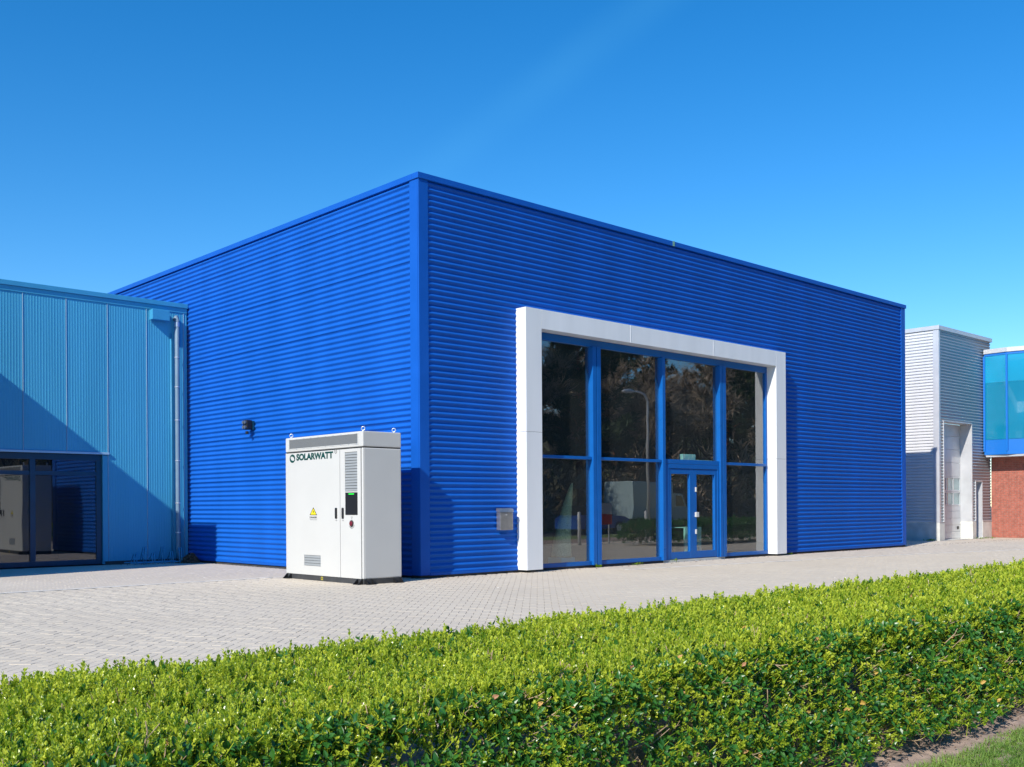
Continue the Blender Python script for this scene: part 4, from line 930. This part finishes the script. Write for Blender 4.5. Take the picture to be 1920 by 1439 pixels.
def tree_proto(kind, seed):
    R = random.Random(seed); tr = MB(); pts = []; dirs = []
    Ht = R.uniform(12, 16)
    def grow(p, d, L, r, lvl):
        q = p+d*L*0.5+Vector((R.gauss(0, .06), R.gauss(0, .06), 0))*L; e_ = p+d*L+Vector((R.gauss(0, .08), R.gauss(0, .08), 0))*L
        tr.tube([p, q, e_], [r, r*.8, r*.6], 6 if lvl < 2 else 4, cap=False)
        if lvl >= 3:
            for _ in range(6 if kind == 'bare' else 3): 
                s = R.random(); pts.append(p.lerp(e_, s)); dirs.append((d+Vector((R.gauss(0, .5), R.gauss(0, .5), R.gauss(.2, .4)))))
            if lvl >= 4: return
        n = (3 if lvl < 2 else 4) if kind == 'bare' else 3
        for i in range(n):
            ax = d.orthogonal().normalized(); ax.rotate(Matrix.Rotation(R.uniform(0, 6.28), 3, d)); nd = d.copy(); nd.rotate(Matrix.Rotation(R.uniform(.3, .85), 3, ax)); nd.z += 0.12; nd.normalize()
            grow(p.lerp(e_, R.uniform(.5, 1)), nd, L*R.uniform(.55, .78), r*.5, lvl+1)
    if kind == 'bare':
        grow(Vector((0, 0, -0.05)), Vector((R.gauss(0, .05), R.gauss(0, .05), 1)).normalized(), Ht*0.38, 0.22, 0)
    else:
        tr.tube([(0, 0, -0.05), (R.gauss(0, .2), R.gauss(0, .2), Ht*.5), (R.gauss(0, .3), R.gauss(0, .3), Ht)], [0.24, 0.17, 0.05], 8)
        for k in range(46):
            z = Ht*R.uniform(.30, 1.0); a = R.uniform(0, 6.28); L = (1.05-z/Ht)*3.4+0.7
            d = Vector((math.cos(a), math.sin(a), R.uniform(-.05, .45))).normalized(); p = Vector((0, 0, z)); tr.tube([p, p+d*L], [.05, .015], 4, cap=False)
            for _ in range(26): 
                s = R.uniform(.25, 1.05); pts.append(p+d*L*s+Vector((R.gauss(0, .28), R.gauss(0, .28), R.gauss(0.05, .2)))); dirs.append(d+Vector((R.gauss(0, .5), R.gauss(0, .5), R.gauss(.5, .4))))
    return tr, pts, dirs
def crown_obj(P2, D2, n, L, wd, mats, share, parent):
    """sprays of thin kinked blades round every twig point, one plain mesh"""
    P3 = np.repeat(P2, n, 0); D3 = np.repeat(D2/np.linalg.norm(D2, axis=1, keepdims=True), n, 0); m = len(P3)
    d = D3+rng.normal(0, .55, (m, 3)); d /= np.linalg.norm(d, axis=1, keepdims=True)
    s = np.cross(d, rng.normal(size=(m, 3))); s /= np.linalg.norm(s, axis=1, keepdims=True); ln = L*rng.uniform(.5, 1.2, (m, 1)); k2 = rng.random(m) < share
    W_ = np.where(k2, wd[1], wd[0])[:, None]; ln = np.where(k2[:, None], ln*wd[2], ln); mid = P3+d*ln*.5+rng.normal(0, .06, (m, 3))*ln; e_ = P3+d*ln
    V = np.stack([P3-s*W_*.4, P3+s*W_*.4, mid+s*W_, mid-s*W_, e_], 1).reshape(-1, 3)
    b = np.arange(m)*5; q = np.stack([b, b+1, b+2, b+3], 1).tolist(); t3 = np.stack([b+3, b+2, b+4], 1).tolist()
    return raw('crown', V, q+t3, None, parent=parent, mats=mats, midx=np.concatenate([k2, k2]).astype(np.int32))
def tuft(L, wd, n, seed, m):
    t = Tmpl(); R = random.Random(seed)
    for k in range(n):
        d = Vector((R.gauss(0, .6), R.gauss(0, .6), 1)).normalized(); t.leaf((0, 0, 0), d, (R.gauss(0, 1), R.gauss(0, 1), R.gauss(0, 1)), L*R.uniform(.6, 1.1), wd, m)
    return t
TW = [tuft(1.0, 0.018, 9, 1, 0), tuft(0.8, 0.018, 11, 2, 0), tuft(0.22, .08, 10, 5, 1)]
PN = [tuft(0.42, 0.07, 14, 3, 0), tuft(0.36, 0.06, 16, 4, 0)]
protos = {}
for kind, sds in (('bare', (11, 12, 13)), ('pine', (21, 22))):
    for sd_ in sds: protos.setdefault(kind, []).append(tree_proto(kind, sd_))
built = {}
spots = []
R = random.Random(5)
for i in range(17):
    spots.append((-2+i*3.9+R.uniform(-1.2, 1.2), R.uniform(-30, -25.5)))
for i in range(15):
    spots.append((0+i*4.6+R.uniform(-1.5, 1.5), R.uniform(-40, -33)))
for i, (x, y) in enumerate(spots):
    kind = 'pine' if R.random() < .42 else 'bare'; j = R.randrange(len(protos[kind])); key = (kind, j)
    lab = 'dark pine beyond the road, mirrored in the glass' if kind == 'pine' else 'bare brown tree beyond the road, mirrored in the glass'
    nm = 'pine_tree' if kind == 'pine' else 'bare_tree'
    t_ = thing(nm, (x, y, 0), lab, 'tree', 'pines beyond the road' if kind == 'pine' else 'bare trees beyond the road')
    t_.rotation_euler = (0, 0, R.uniform(0, 6.28)); s = R.uniform(.85, 1.2); t_.scale = (s, s, s)
    if key not in built:
        tr, pts, dirs = protos[kind][j]
        tk = bpy.data.objects.new('trunk', tr.mesh('trunk', m_pinebark if kind == 'pine' else m_bark, Vector((0, 0, 0)))); COL.objects.link(tk); tk.parent = t_
        n = len(pts); P2 = np.array([tuple(p) for p in pts]); D2 = np.array([tuple(p) for p in dirs])
        if kind == 'pine': cr_ = crown_obj(P2, D2, 16, 0.5, (0.05, 0.05, 1.0), [m_fol1, m_fol1], 0.3, t_)
        else: cr_ = crown_obj(P2, D2, 11, 1.1, (0.014, 0.075, 0.25), [m_twigfar, m_fol2], 0.42, t_)
        built[key] = (tk, cr_)
    else:
        for src in built[key]:
            c_ = src.copy(); COL.objects.link(c_); c_.parent = t_
bx_ = np.linspace(-40, 130, 86); by_ = np.linspace(-70, -31, 30); vv = []
for y in by_:
    for x in bx_:
        q = np.clip((-31-y)/30, 0, 1); vv.append((x, y, 10.5*q*q*(3-2*q)*(1+0.25*mnoise.noise((x*.06, y*.06, 2)))+0.25*mnoise.noise((x*.4, y*.4, 7))*min(1, q*8)-0.03))
ff = [(j*86+i, j*86+i+1, (j+1)*86+i+1, (j+1)*86+i) for j in range(29) for i in range(85)]
raw('wooded_bank', vv, ff, mat('forest_floor', (0.17, 0.125, 0.075), 0.95, var=0.45, vscale=1.2, bump=0.8, bscale=6, col2=(0.16, 0.17, 0.06)), kind='structure', smooth=True)
# dense undergrowth at the foot of the trees
n = 3800; x = -6+75*rng.random(n); y = -25.2-6*rng.random(n); z = (4.6+2.4*fnoise(x, y, .25))*rng.random(n)**1.3
o = foliage('undergrowth', np.stack([x, y, z], 1), np.stack([rng.normal(0, .5, n), rng.normal(.3, .5, n), np.ones(n)], 1), rng.choice([0, 1, 2], n, p=[.35, .25, .4]), rng.uniform(.8, 1.8, n), rng.random(n), TW, [m_twigfar, m_fol2])
tag(o, 'dense brown and green undergrowth at the foot of the mirrored trees', 'undergrowth')
print('sprigs', nsh, ns2, 'pavers', len(px_), len(X), 'objects', len(bpy.data.objects))
